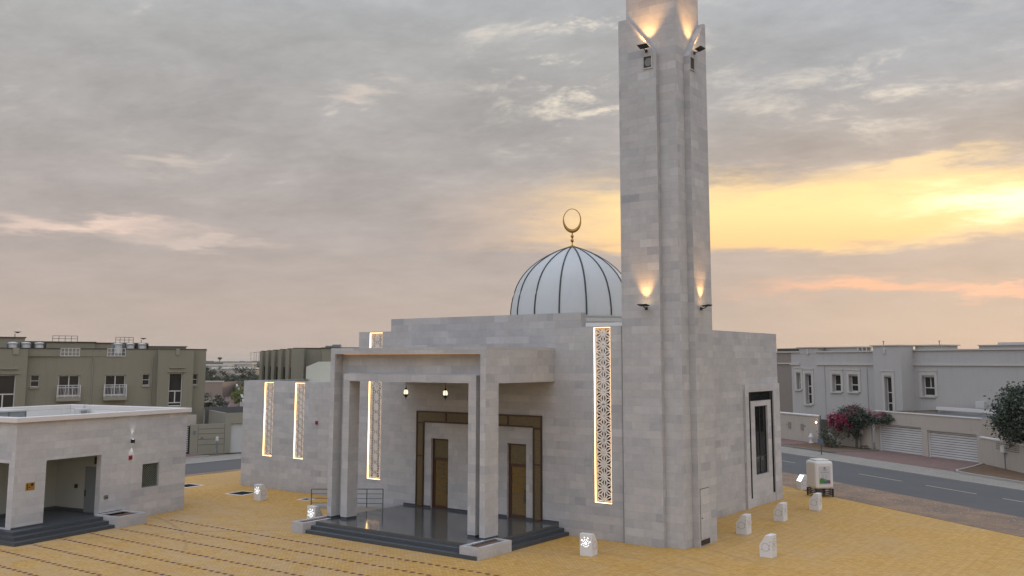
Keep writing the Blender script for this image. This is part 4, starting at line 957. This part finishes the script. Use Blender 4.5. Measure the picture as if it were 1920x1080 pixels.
# roof tanks
for gx, n_, zz in ((-14.0, 3, 8.05), (-5.6, 3, 8.05)):
    for k in range(n_):
        t = thing('water_tank', '%s white tank of the %s row of roof tanks on the olive villa' % (('left', 'middle', 'right')[k], 'left' if gx < -10 else 'right'), 'water tank', (*LF(gx+k*1.02, 11), zz+.12), R(LVA), 'white water tanks on the villa roof')
        b = MB(); b.lathe((0, 0, .15), [(.42, 0), (.44, .1), (.44, .8), (.38, .92), (.1, .98)], 14); b.build('tank_body', TANK, t)
        b = MB(); b.box(-.5, -.44, -.46, .46, 0, 1.08); b.box(.44, .5, -.46, .46, 0, 1.08); b.box(-.5, .5, -.47, -.44, .95, 1.0); b.build('stand', BLACK if k else GREYM, t)
# villas of the next row, seen over the roof
k = 0
for x0, x1, zt, y0 in ((-24, -12.64, 9.79, 15.4), (-12.6, -6.3, 9.46, 18.2), (-6.25, -1.46, 9.40, 18.6), (-1.42, 2.6, 9.10, 19.2), (-1.0, 6.2, 8.75, 26.)):
    lab = ('far left', 'second', 'third', 'fourth', 'rightmost')[k]
    dx_ = (x0+19)/(y0+40)
    t = thing('villa', '%s flat roof block of the olive villas showing above the near roof line' % lab, 'villa', (*LF(x0, y0+2.3), 0), R(LVA), 'villas behind the olive villa')
    w_ = (x1-x0); b = MB(); b.box(0, w_, 0, 8, 0, zt); b.build('wall', RENDER, t)
    b = MB(); b.box(-.1, w_+.1, -.1, 8.1, zt, zt+.09); b.build('roof_edge', DK, t)
    if k in (1, 2):
        b = MB()
        for z in (.62, .35): b.box(w_*.4, w_*.75, .5, .55, zt+z, zt+z+.05)
        for j in range(5): u = w_*(.4+.0875*j); b.box(u, u+.05, .5, .55, zt, zt+.66)
        b.build('roof_railing', GREYM, t)
    if k in (0, 2):
        b = MB(); u = w_*.93; b.tube([(u, 1, zt), (u, 1, zt+.4)], .04, 5); b.lathe((u+.2, 1, zt+.5), [(.02, -.05), (.35, .1)], 10); b.build('satellite_dish', GREYM, t)
    k += 1
# boundary wall with gate panels, garage
t = thing('boundary_wall', 'olive boundary wall with grooved panel and black gate below the left villa', 'wall', (*LVO, 0), R(LVA))
b = MB(); b.box(-1.35, 1.5, 0, .22, 0, 2.46); b.build('wall', RENDERD, t)
b = MB()
for z in (.75, 1.2, 1.65, 2.05): b.box(-.7, 1.42, -.006, 0, z, z+.03)
b.box(-.72, -.7, -.006, 0, .1, 2.4); b.box(1.42, 1.45, -.006, 0, .1, 2.4); b.build('groove', DK, t)
b = MB(); b.box(-2.2, -1.35, .05, .1, .1, 2.35)
gt = b.build('gate', BLACK, t)
b = MB()
for k in range(14): b.box(-2.2, -1.5, .03, .05, .25+k*.15, .32+k*.15)
b.build('gate_slats', ALU, gt)
b = MB(); b.box(-1.12, -.92, -.04, 0, 1.65, 1.95); b.box(-.5, -.3, -.04, 0, 1.3, 1.42); b.build('meter_plate', GREYM, t)
b = MB(); b.box(-2.2, -.7, .9, 1.1, 2.2, 3.2); b.build('planter_wall', BEIGE, t)
t = thing('garage', 'olive flat roofed garage with a white roller door below the left villa', 'garage', (*LF(1.5, 0), 0), R(LVA))
b = MB(); b.wall(0, 5.2, 0, 3.3, 0, [(.45, 3.4, 0, 2.42)], .25); b.face([(0, 0, 0), (0, 0, 3.3), (0, 6, 3.3), (0, 6, 0)]); b.face([(5.2, 0, 0), (5.2, 6, 0), (5.2, 6, 3.3), (5.2, 0, 3.3)])
b.face([(0, 0, 3.3), (5.2, 0, 3.3), (5.2, .2, 3.3), (0, .2, 3.3)]); b.face([(0, 0, 3.3), (.2, 0, 3.3), (.2, 6, 3.3), (0, 6, 3.3)]); b.build('wall', RENDERD, t)
b = MB(); b.box(.2, 5.2, .2, 6, 2.9, 3.0); b.box(-.3, 5.2, 6, 6.25, 0, 3.55); b.build('roof', plain('garage_roof_grey', (.09, .09, .085)), t)
b = MB(); b.box(.45, 3.4, .18, .22, 0, 2.42); b.build('garage_door', TANK, t)
t = thing('service_post', 'short post with a white head in front of the grooved olive wall', 'post', (*LF(.67, -.75), 0), R(LVA))
b = MB(); b.tube([(0, 0, 0), (0, 0, 1.1)], .07, 8); b.build('post', GREYM, t); b = MB(); b.lathe((0, 0, 1.05), [(.1, 0), (.14, .1), (.12, .35), (.03, .42)], 10); b.build('head', TANK, t)

# ------------------------------------------------------------------ RIGHT VILLA (frame at -21.9 deg)
RVA, RVO = -21.9, (-24.2, 84.4); VF = fr(RVA, RVO)
v = thing('villa', 'grey rendered two storey villa with corniced parapets behind the double garage', 'villa', (*RVO, 0), R(RVA))
wl = [(-13.95, -13.4, 4.75, 6.4), (-12.80, -12.0, 3.3, 6.3), (-9.35, -8.3, 4.65, 6.28), (-7.35, -6.25, 4.7, 6.26)]
wr = [(-2.75, -1.95, 2.6, 6.2)]; wm = [(-.15, 1.15, 4.5, 6.25)]
TX = -.9
b = MB(); b.wall(-14.6, -3.9, 0, 8.5, 6.0, wl, .42)
b.wall(-3.9, TX, 0, 9.05, 5.3, wr, .42)
b.face([(-3.9, 5.3, 0), (-3.9, 5.3, 9.05), (-3.9, 7.4, 9.05), (-3.9, 7.4, 0)]); b.face([(TX, 5.3, 0), (TX, 7.2, 0), (TX, 7.2, 9.05), (TX, 5.3, 9.05)])
b.wall(TX, 16, 0, 8.6, 7.2, wm, .42)
b.face([(-14.6, 6, 0), (-14.6, 6, 8.5), (-14.6, 18, 8.5), (-14.6, 18, 0)])
b.box(-13.45, -11.2, 5.97, 8, 8.4, 8.98); b.box(-11.2, -7.0, 7.2, 9, 8.3, 8.98); b.box(TX, 1.75, 7.5, 10, 8.3, 9.05)
b.build('wall', RENDG, v)
b = MB(); b.box(-14.5, 16, 7.4, 18, 8.1, 8.2); b.build('roof', MATS['flat_roof'], v)
b = MB(); b.box(-13.75, -11.0, 5.85, 9.2, 8.98, 9.08); b.box(-11.0, -6.6, 7.1, 9.2, 8.98, 9.08); b.box(-4.2, TX+.1, 5.2, 10.2, 9.05, 9.15); b.box(TX+.1, 1.9, 7.35, 10.2, 9.05, 9.15); b.build('roof_slab', RENDGD, v)
b = MB()
for x0, x1, y in ((-14.7, -13.45, 6.0), (-11.2, -3.95, 6.0), (TX+.0, 16, 7.2)):
    b.box(x0, x1, y-.14, y+.25, 8.52 if y < 7 else 8.6, 8.64 if y < 7 else 8.72); b.box(x0, x1, y-.13, y, 7.25, 7.45)
b.build('cornice', RENDGD, v)
for (x0, x1, z0, z1), y in [(q_, 6.0) for q_ in wl]+[(wr[0], 5.3), (wm[0], 7.2)]:
    tr = (z0+(z1-z0)*.42,) if z1-z0 < 2.5 else (z0+(z1-z0)*.33, z0+(z1-z0)*.6)
    vwin(v, x0, x1, z0, z1, y, .42, trans=tr, mull=(((x0+x1)/2, tr[0], z1),) if x1-x0 > 1.2 else (), fw=.09)
    b = MB(); b.box(x0-.28, x0, y-.07, y, z0-.02, z1+.12); b.box(x1, x1+.28, y-.07, y, z0-.02, z1+.12); b.box(x0-.28, x1+.28, y-.07, y, z1+.12, z1+.5); b.box(x0-.32, x1+.32, y-.12, y, z1+.5, z1+.58)
    b.box(x0-.2, x1+.05, y-.16, y, z0-.14, z0-.02); b.build('window_surround', RENDGD, v)
for x, y in ((-12.3, 5.97), (-2.6, 5.3)):
    b = MB(); b.box(x-.13, x+.13, y-.1, y, 8.35, 8.75); b.lathe((x, y-.02, 8.74), [(.13, 0), (.09, .1), (.01, .14)], 8); b.build('rain_spout', RENDGD, v)
for x, y, z in ((-3.2, 6, 9.17), (.6, 9, 9.17)):
    b = MB(); b.tube([(x, y, z), (x, y, z+.3)], .04, 6); b.lathe((x, y, z+.28), [(.08, 0), (.08, .08), (.01, .1)], 8); b.build('vent_pipe', GREYM, v)
b = MB()
for k in range(5): b.box(-6.6+k*.5, -6.5+k*.5, 6.5, 6.55, 8.6, 9.0)
b.box(-6.6, -4.5, 6.5, 6.55, 8.96, 9.0); b.build('roof_railing', RENDGD, v)
for x in (-10.3, -5.2):
    q = MB(); q.tube([(x, 5.94, .3), (x, 5.94, 7.2)], .04, 6); q.build('downpipe', RENDGD, v)
q = MB(); q.box(5.2, 6.0, 6.85, 7.2, 3.6, 4.2); q.build('outdoor_unit', TANK, v)
# roofs beyond
for k, (x0, x1, y0, zt, lab) in enumerate(((5.0, 12.5, 24, 9.75, 'low pale roof line above the long grey wall at the right'), (13.5, 24, 24, 10.1, 'pale roof block at the right edge above the long grey wall'))):
    t = thing('villa', lab, 'villa', (*VF(x0-10, y0), 0), R(RVA), 'villas behind the grey villa')
    w_ = x1-x0; b = MB(); b.box(0, w_, 0, 8, 0, zt-.5); b.build('wall', RENDG, t)
    b = MB(); b.box(-.1, w_+.1, -.1, 8.1, zt-.5, zt-.4); b.box(w_*.2, w_*.6, 1, 4, zt-.4, zt-.15); b.build('roof_edge', RENDGD, t)
t = thing('villa', 'taupe rendered villa seen between the mosque and the grey villa', 'villa', (*VF(-32, 13), 0), R(RVA))
b = MB(); b.box(0, 16.5, 0, 10, 0, 8.6); b.build('wall', plain('villa_render_taupe', (.23, .195, .165), amp=.1, streak=.3), t)
b = MB(); b.box(-.1, 16.6, -.15, 10, 8.6, 8.75); b.box(0, 16.5, -.12, 0, 7.3, 7.45); b.build('cornice', RENDGD, t)
b = MB(); b.box(8, 14, 1, 4, 8.75, 9.1); b.build('roof_box', DK, t)
# street side of the right villa (frame at -34.5 deg)
RA = R(-34.5)
t = thing('gate_wall', 'beige boundary wall with two small plaques and a rounded coping left of the bougainvillea', 'wall', (*RF(-80.9, 54.7), 0), RA)
b = MB(); b.box(.3, 6.9, 0, .22, 0, 2.5); b.build('wall', BEIGE, t)
b = MB(); b.box(.2, 6.9, -.08, .3, 2.5, 2.66); b.build('coping', COPING, t, bevel=.05)
b = MB(); b.box(2.2, 2.65, -.04, 0, 1.15, 1.75); b.box(4.2, 4.65, -.04, 0, 1.1, 1.7); b.build('plaque', plain('plaque_grey', (.22, .2, .175), .6, .3, 6.), t)
b = MB(); b.box(1.75, 2.15, -.02, 0, 1.5, 1.55); b.box(4.72, 4.95, -.02, 0, 1.45, 1.6); b.box(.85, 1.0, -.05, 0, 1.3, 1.42); b.build('house_number', MATS['plaque_grey'], t)
b = MB(); b.box(-.2, .3, .1, .15, .1, 2.4); b.build('side_gate', BLACK, t)
b = MB(); b.box(6.9, 8.0, .2, .25, .1, 2.3); b.build('gate', DK, t)
t = thing('wall_lamp', 'small orange glowing lamp at the right end of the beige gate wall', 'wall lamp', (*RF(-74.15, 54.68), 2.0), RA)
b = MB(); b.box(-.08, .08, -.05, .0, -.12, .12); b.build('bracket', GREYM, t); b = MB(); b.lathe((0, -.1, -.09), [(.02, 0), (.08, .05), (.08, .13), (.02, .18)], 8); b.build('glass', mat('orange_lamp', (1, .6, .3), emit=(1, .5, .22), es=8.), t)
t = thing('boundary_wall', 'beige boundary wall between the bougainvillea and the garage', 'wall', (*RF(-73.0, 55.6), 0), RA)
b = MB(); b.box(0, 5.1, 0, .2, 0, 2.35); b.build('wall', BEIGE, t); b = MB(); b.box(0, 5.1, -.08, .28, 2.35, 2.5); b.build('coping', COPING, t, bevel=.04)
b = MB()
for i in range(8):
    for j in range(5): b.box(2.5+i*.12, 2.56+i*.12, -.005, 0, 1.7+j*.12, 1.76+j*.12)
b.build('pierced_blocks', DK, t)
t = thing('garage', 'beige double garage with two closed white roller shutters', 'garage', (*RF(-67.75, 55.9), 0), RA)
b = MB(); b.wall(0, 11.75, 0, 3.32, 0, [(.5, 5.6, 0, 2.28), (6.25, 11.35, 0, 2.12)], .35)
b.face([(0, 0, 0), (0, 0, 3.32), (0, 7, 3.32), (0, 7, 0)]); b.face([(11.75, 0, 0), (11.75, 7, 0), (11.75, 7, 3.32), (11.75, 0, 3.32)])
for x0, x1, y0, y1 in ((0, 11.75, 0, .18), (0, .18, .18, 7), (11.57, 11.75, .18, 7)): b.face([(x0, y0, 3.32), (x1, y0, 3.32), (x1, y1, 3.32), (x0, y1, 3.32)])
b.face([(.18, .18, 3.32), (.18, .18, 3.0), (11.57, .18, 3.0), (11.57, .18, 3.32)]); b.build('wall', BEIGE, t)
b = MB(); b.box(.18, 11.57, .18, 7, 2.95, 3.05); b.build('roof', plain('garage_flat_roof', (.13, .13, .13)), t)
b = MB(); b.box(-.05, 11.8, -.06, .2, 3.32, 3.4); b.box(0, 11.75, 6.8, 7.1, 3.32, 3.6); b.build('coping', COPING, t)
for x0, x1, h_ in ((.5, 5.6, 2.28), (6.25, 11.35, 2.12)):
    b = MB(); b.box(x0, x1, .2, .24, .02, h_); sh = b.build('roller_shutter', SHUT, t)
    b = MB(); b.box(x0, x0+.1, .12, .2, 0, h_); b.box(x1-.1, x1, .12, .2, 0, h_); b.build('guide_rail', ALU, sh)
t = thing('boundary_wall', 'beige boundary wall under the dark leafy tree right of the garage', 'wall', (*RF(-56.0, 55.75), 0), R(-34.5-20.5))
b = MB(); b.box(.1, 14, 0, .2, 0, 1.95); b.build('wall', BEIGE, t)
b = MB(); b.box(.1, 14, -.05, .25, 1.95, 2.05); b.build('coping', COPING, t)
b = MB()
for i in range(26):
    for j in range(4): b.box(2.6+i*.13, 2.66+i*.13, -.006, 0, 1.35+j*.13, 1.42+j*.13)
b.build('pierced_blocks', DK, t)
def meter(loc, rz, lab):
    t = thing('meter_box', lab, 'meter box', loc, rz, 'white meter boxes on the boundary walls')
    b = MB(); b.box(-.3, .3, -.22, 0, 0, .5); b.build('box', TANK, t, bevel=.02); b = MB(); b.box(-.22, .22, -.228, -.22, .08, .42); b.build('lid', KIOSK, t)
    b = MB(); b.tube([(0, -.06, -1.2), (0, -.06, 0)], .03, 6); b.build('pipe', GREYM, t); return t
meter((*RF(-69.2, 55.6), 1.25), RA, 'white meter box with a thin pipe on the wall left of the garage')
m2x = fr(-34.5-20.5, RF(-56.0, 55.75))
meter((*m2x(3.9, 0), 1.2), R(-55), 'white meter box with a thin pipe on the wall below the dark leafy tree')
t = thing('fire_hydrant', 'small cream hydrant by the gate wall on the red pavement', 'hydrant', (*RF(-74.5, 54.2), .09), RA)
b = MB(); b.lathe((0, 0, 0), [(.2, 0), (.2, .08), (.12, .12), (.12, .45), (.22, .5), (.22, .62), (.14, .7), (.14, .8), (.03, .88)], 12); b.build('barrel', KIOSK, t); b = MB(); b.box(-.26, .26, -.05, .05, .42, .52); b.build('outlet', KIOSK, t)
t = thing('street_sign_post', 'thin grey post with a small blue grey plate on the far pavement', 'sign post', (*RF(-66.0, 49.0), 0), RA)
b = MB(); b.tube([(0, 0, 0), (0, 0, 3.2)], .05, 8); b.build('post', POLE, t)
b = MB(); b.box(-.35, .35, -.09, -.05, .85, 1.25); b.build('plate', BLUE, t)

# ------------------------------------------------------------------ vegetation
def leaf_mb(mb, cx_, cy_, cz_, rx, ry, rz_, n, s_, rnd, hollow=.35):
    """many small leaf quads in clumps inside an ellipsoid"""
    cl = []
    for _ in range(max(6, n//45)):
        while True:
            p = Vector((rnd.uniform(-1, 1), rnd.uniform(-1, 1), rnd.uniform(-1, 1)))
            if hollow < p.length < 1: break
        cl.append((p, rnd.uniform(.16, .34)))
    for i in range(n):
        p, r = cl[i % len(cl)]
        q = Vector((rnd.gauss(0, .55), rnd.gauss(0, .55), rnd.gauss(0, .5)))*r
        c = Vector((cx_+(p.x+q.x)*rx, cy_+(p.y+q.y)*ry, cz_+(p.z+q.z)*rz_))
        a = Vector((rnd.gauss(0, 1), rnd.gauss(0, 1), rnd.gauss(0, .6))).normalized(); u = a.cross(Vector((rnd.gauss(0, 1), rnd.gauss(0, 1), rnd.gauss(0, 1)))).normalized()
        L = s_*rnd.uniform(.6, 1.3); W_ = L*.42
        mb.face([c-a*L, c+u*W_, c+a*L, c-u*W_])
def tree(loc, h, r, label, m=LEAFD, n=2500, s_=.09, trunk=.13, cz0=None, flat=.8, grp=None, name='tree', seed=1, cat='tree'):
    rnd = random.Random(seed); t = thing(name, label, cat, (loc[0], loc[1], 0), rnd.uniform(0, 6), grp)
    cz_ = cz0 if cz0 is not None else max(h-r*flat*1.25, r*.6)
    b = MB(); b.tube([(0, 0, 0), (.05, .03, cz_*.45), (-.04, .06, cz_*.85)], [trunk, trunk*.8, trunk*.6], 8); tk = b.build('trunk', BARK, t)
    b = MB()
    for k in range(7):
        a = k*2.4+rnd.random(); rr_ = r*rnd.uniform(.45, .8); z1 = cz_+rnd.uniform(-.2, .6)*r*flat
        b.tube([(0, .03, cz_*.65), (rr_*.5*cos(a), rr_*.5*sin(a), (cz_*.65+z1)/2+.1), (rr_*cos(a), rr_*sin(a), z1)], [trunk*.45, trunk*.3, trunk*.1], 5)
    b.build('limbs', BARK, tk)
    b = MB(); leaf_mb(b, 0, 0, cz_, r, r, r*flat, n, s_, rnd); b.build('crown', m, t); return t
tree(RF(-50.6, 54.9), 5.7, 2.25, 'large dark glossy leaved tree overhanging the wall at the right edge', LEAFD, 15000, .125, .16, 3.75, .93, seed=5)
# bougainvillea
rnd = random.Random(11)
t = thing('bougainvillea', 'bougainvillea with magenta flowers spilling over the beige wall', 'bougainvillea', (*RF(-69.6, 54.9), 0), RA)
b = MB(); b.tube([(.6, 0, 0), (.6, .05, 1.0), (.5, .1, 2.0)], [.12, .1, .06], 7); b.tube([(.55, 0, 1.), (-.8, -.2, 2.0), (-1.8, -.2, 2.3)], [.06, .05, .02], 6); b.build('trunk', BARK, t)
b = MB(); leaf_mb(b, .1, .3, 2.75, 1.9, .9, .95, 4200, .085, rnd, .1); leaf_mb(b, .2, 0, 1.9, .85, .7, 1.0, 2400, .08, rnd, .1); leaf_mb(b, -1.4, .2, 2.3, 1.2, .6, .8, 700, .07, rnd, .1); leaf_mb(b, 3.0, 1.0, 2.8, 1.5, .6, .5, 900, .07, rnd, .1); leaf_mb(b, .6, .2, 2.6, 2.5, .8, .75, 2400, .085, rnd, .2); leaf_mb(b, 2.6, .9, 2.7, 1.9, .6, .45, 1500, .08, rnd, .1); b.build('foliage', LEAFD, t)
b = MB(); leaf_mb(b, .4, 0, 2.9, 2.2, .9, .75, 900, .055, rnd, .3); leaf_mb(b, 2.2, .6, 3.0, 1.8, .5, .4, 420, .05, rnd, .2); leaf_mb(b, -2.1, -.1, 2.0, .85, .6, 1.05, 2600, .07, rnd, .1); leaf_mb(b, -1.2, -.3, 2.5, 1.4, .6, .6, 1900, .065, rnd, .1); leaf_mb(b, -.3, -.5, 2.2, 1.2, .6, .7, 700, .05, rnd, .1); leaf_mb(b, .5, .1, 3.4, 1.1, .7, .5, 320, .05, rnd, .1); leaf_mb(b, 2.8, .8, 3.0, 1.4, .5, .4, 170, .05, rnd, .1); b.build('flowers', FLOW, t)
t = thing('shrub', 'loose grey green shrub below the bougainvillea', 'shrub', (*RF(-70.6, 53.6), 0), RA)
b = MB(); leaf_mb(b, 0, 0, .95, 1.2, .8, .95, 2000, .075, rnd, .05); b.build('foliage', LEAFO, t)
b = MB()
for k in range(9): a = k*.7; b.tube([(0, 0, 0), (.5*cos(a), .4*sin(a), .9)], [.03, .01], 4)
b.build('stems', BARK, t)
t = thing('shrub', 'small dry orange green ground shrub at the foot of the wall by the garage', 'shrub', (*RF(-68.0, 54.9), 0), RA)
b = MB(); leaf_mb(b, 0, 0, .22, 1.2, .3, .22, 500, .06, rnd, .05); b.build('foliage', leafmat('dry_leaves', (.10, .06, .02), (.14, .09, .035)), t)
b = MB(); b.tube([(0, 0, 0), (.1, 0, .2)], .02, 4); b.build('stems', BARK, t)

# ------------------------------------------------------------------ background between the left villa and the mosque
def bthing(name, label, cat, px_, dist, grp=None): return thing(name, label, cat, (*bgp(px_, dist), 0), R(36.07), grp)
g = MB(); A_ = [bgp(384, 118), bgp(462, 118), bgp(435, 440), bgp(421, 440)]
g.face([(x, y, -.02) for x, y in A_]); struct('lane', g, REDP)
g = MB(); A_ = [bgp(320, 112), bgp(384, 118), bgp(421, 440), bgp(300, 440)]; g.face([(x, y, -.035) for x, y in A_]); struct('rough_plot', g, SAND)
t = bthing('garden_wall', 'long pale wall running along the right side of the red lane', 'wall', 461, 112)
P0 = Vector((*bgp(461, 112), 0)); b = MB()
pts = [(461, 112), (452, 150), (444, 205), (438, 290), (434, 430)]
for i in range(4):
    (a0, d0), (a1, d1) = pts[i], pts[i+1]; p, q_ = bgp(a0, d0), bgp(a1, d1); F2 = lambda p_: tuple((Matrix.Rotation(-R(36.07), 3, 'Z') @ (Vector((*p_, 0))-P0)))
    u, w_ = F2(p), F2(q_); b.poly([(u[0], u[1], 0), (w_[0], w_[1], 0), (w_[0]+.4, w_[1], 0), (u[0]+.4, u[1], 0), (u[0], u[1], 2.5), (w_[0], w_[1], 2.5), (w_[0]+.4, w_[1], 2.5), (u[0]+.4, u[1], 2.5)], [(0, 1, 5, 4), (1, 2, 6, 5), (2, 3, 7, 6), (3, 0, 4, 7), (4, 5, 6, 7)])
b.build('wall', RENDGD, t)
t = bthing('garden_wall', 'pinkish brown end wall of a yard left of the red lane', 'wall', 400, 202)
b = MB(); b.box(-3.5, 2.2, 0, .4, 0, 3.1); b.box(1.8, 2.2, .4, 60, 0, 3.1); b.build('wall', plain('yard_wall_pink', (.26, .2, .16), amp=.2, sc_=.3), t); b = MB(); b.box(-3.6, 2.3, -.1, .5, 3.1, 3.4); b.build('coping', RENDGD, t)
t = bthing('shrub', 'dark green shrub mass at the near end of the red lane', 'shrub', 390, 152)
b = MB(); leaf_mb(b, 0, 0, 1.1, 3.4, 2.5, 1.2, 1500, .22, rnd, .1); b.build('foliage', LEAFS, t); b = MB(); b.tube([(0, 0, 0), (0, 0, 1)], .05, 5); b.build('stems', BARK, t)
t = bthing('shrub', 'pale olive shrub beside the dark shrub on the red lane', 'shrub', 415, 148)
b = MB(); leaf_mb(b, 0, 0, .8, 1.7, 1.6, .9, 700, .18, rnd, .1); b.build('foliage', LEAFO, t); b = MB(); b.tube([(0, 0, 0), (0, 0, .8)], .05, 5); b.build('stems', BARK, t)
for px_, di, h, r, m_, lab, sd_ in ((400, 235, 7.0, 2.8, LEAFS, 'dark round tree above the pinkish yard wall', 1), (438, 250, 6.8, 3.4, LEAFS, 'dark broad tree behind the far end of the red lane', 2),
        (452, 150, 4.6, 1.6, LEAFY, 'bright yellow green tree beside the left edge of the mosque wing', 3), (459, 130, 4.0, 1.4, LEAFY, 'low bright green bush tree right by the mosque wing corner', 4), (472, 215, 7.6, 4.0, LEAFD, 'wide dark tree left of the stepped villas', 5), (484, 185, 5.4, 2.6, LEAFD, 'dark tree hugging the first stepped villa', 6), (422, 330, 5.6, 3.5, LEAFS, 'distant dark tree in the middle of the gap', 7), (391, 330, 5.6, 3.6, LEAFS, 'distant tree by the corner of the olive villa', 8), (500, 140, 4.3, 1., LEAFY, 'small green tree top above the mosque wing roof', 9)):
    tree(bgp(px_, di), h, r, lab, m_, 1100, .05*r+.08, .2, None, .8, 'trees in the gap', seed=sd_)
for px_, di, w_, h, lab in ((425, 300, 9, 5.6, 'low house with a white roof edge beyond the lane trees'), (455, 330, 8, 5.2, 'small pale house between the distant trees'), (402, 420, 12, 6, 'distant low house at the left of the gap'), (446, 520, 16, 6.5, 'far pale house near the horizon')):
    t = bthing('house', lab, 'house', px_, di, 'distant houses in the gap'); b = MB(); b.box(-w_/2, w_/2, 0, 8, 0, h-.5); b.build('wall', BEIGE, t); b = MB(); b.box(-w_/2-.2, w_/2+.2, -.2, 8.2, h-.5, h); b.build('roof', WHITEW, t)
# stepped row of villas behind the wing
prev = None
seg = [(490, 172, 500), (501, 163, 511), (512, 155, 524), (525, 147, 538), (539, 138, 549), (550, 126, 602)]
labs = ['farthest and narrowest villa of the stepped olive row', 'second farthest villa of the stepped olive row', 'third villa from the far end of the stepped olive row', 'middle villa of the stepped olive row', 'second nearest villa of the stepped olive row', 'nearest broad villa of the stepped olive row']
for (a0, di, a1), lab in zip(seg, labs):
    t = thing('villa', lab, 'villa', (*bgp(a0, di), 0), R(36.07), 'stepped row of olive villas')
    w_ = (a1-a0)/1761*di; zt = 7.7+(676-(659-(a0-490)*.085))/1761*di
    b = MB(); b.box(0, w_+.0, 0, 9, 0, zt); b.box(0, w_*.45, -1.2, 0, 0, zt-.003); b.box(w_, w_+.35 if a0 < 545 else w_, .9, 9, 0, zt-.05) if a0 < 545 else None; b.build('wall', RENDER, t)
    b = MB(); b.box(-.08, w_+.08, -.08, 9, zt, zt+.13); b.build('roof_edge', DK, t)
    b = MB(); u = .55 if a0 == 550 else w_*.55; b.box(u, u+.45, -.04, 0, 4.3 if a0 < 545 else 4.6, 6.7 if a0 < 545 else 6.5); b.build('window', GLASSB, t)
t = thing('villa', 'dark villa block just left of the portico with vents on its roof', 'villa', (*bgp(603, 120), 0), R(36.07), 'stepped row of olive villas')
b = MB(); b.box(0, 10, 0, 9, 0, 9.25); b.build('wall', RENDER, t); b = MB(); b.box(-.1, 10, -.1, 9, 9.25, 9.38); b.build('roof_edge', DK, t)
b = MB(); b.box(.2, 1.0, 1, 2, 9.38, 9.6); b.box(1.1, 2.2, 1, 2, 9.38, 9.75); b.build('roof_vents', GREYM, t)
# far scrub and houses to the horizon
b = MB(); rnd = random.Random(21)
for i in range(9000):
    di = 260*math.exp(rnd.random()*2.6); px_ = rnd.uniform(340, 520); x, y = bgp(px_, di)
    s_ = rnd.uniform(.4, 1.1)*(1+di/1100); z = min(abs(rnd.gauss(0, 1.2)), 3)+.3
    a = rnd.uniform(0, 6); b.face([(x-s_*cos(a), y-s_*sin(a), z-s_*.5), (x+s_*cos(a), y+s_*sin(a), z-s_*.4), (x+s_*.7*cos(a), y+s_*.7*sin(a), z+s_*.6), (x-s_*.6*cos(a), y-s_*.6*sin(a), z+s_*.5)])
struct('far_scrub', b, LEAFS, kind='stuff')
b = MB(); rnd = random.Random(22)
for i in range(260):
    di = rnd.uniform(500, 3200); px_ = rnd.uniform(-200, 2200)
    if 560 < px_ < 1440: continue
    x, y = bgp(px_, di); w_ = rnd.uniform(6, 14)*(1+di/1500); h = rnd.uniform(3, 7.5); b.box(x, x+w_, y, y+8, -.06, h)
struct('distant_town', b, plain('distant_buildings', (.15, .14, .12), amp=.3, sc_=.02), kind='stuff')
for k, (px_, di) in enumerate(((470, 640), (476, 620), (480, 600), (485, 585))):
    t = bthing('street_lamp', '%s of the four thin distant lamp posts' % ('leftmost', 'second from left', 'third from left', 'rightmost')[k], 'street lamp', px_, di, 'distant lamp posts')
    b = MB(); b.tube([(0, 0, 0), (0, 0, 13)], .12, 5); b.build('pole', POLE, t); b = MB(); b.box(-.9, .9, -.1, .1, 12.9, 13.1); b.build('arm', POLE, t)
t = bthing('water_tower', 'tiny dark water tower on the horizon', 'water tower', 412, 1500)
b = MB(); b.tube([(0, 0, 0), (0, 0, 10)], 1.0, 8); b.build('stem', GREYM, t); b = MB(); b.lathe((0, 0, 9), [(1.5, 0), (3.6, 2), (3.6, 3.4), (1.5, 4.2)], 12); b.build('bowl', BLACK, t)
# haze: even air over the whole scene
if True:
    b = MB(); b.box(-5200, 5200, -5200, 5200, -1.5, 36); hz = b.build('haze', mat('haze', (1, 1, 1))); hz['kind'] = 'stuff'
    m = MATS['haze']; nt = m.node_tree; nt.nodes.clear(); T = NT(nt); vol = T.new('ShaderNodeVolumePrincipled'); vol.inputs['Color'].default_value = (.9, .88, .86, 1); vol.inputs['Density'].default_value = .0001; vol.inputs['Anisotropy'].default_value = .3
    o_ = T.new('ShaderNodeOutputMaterial'); T.l.new(vol.outputs[0], o_.inputs['Volume'])
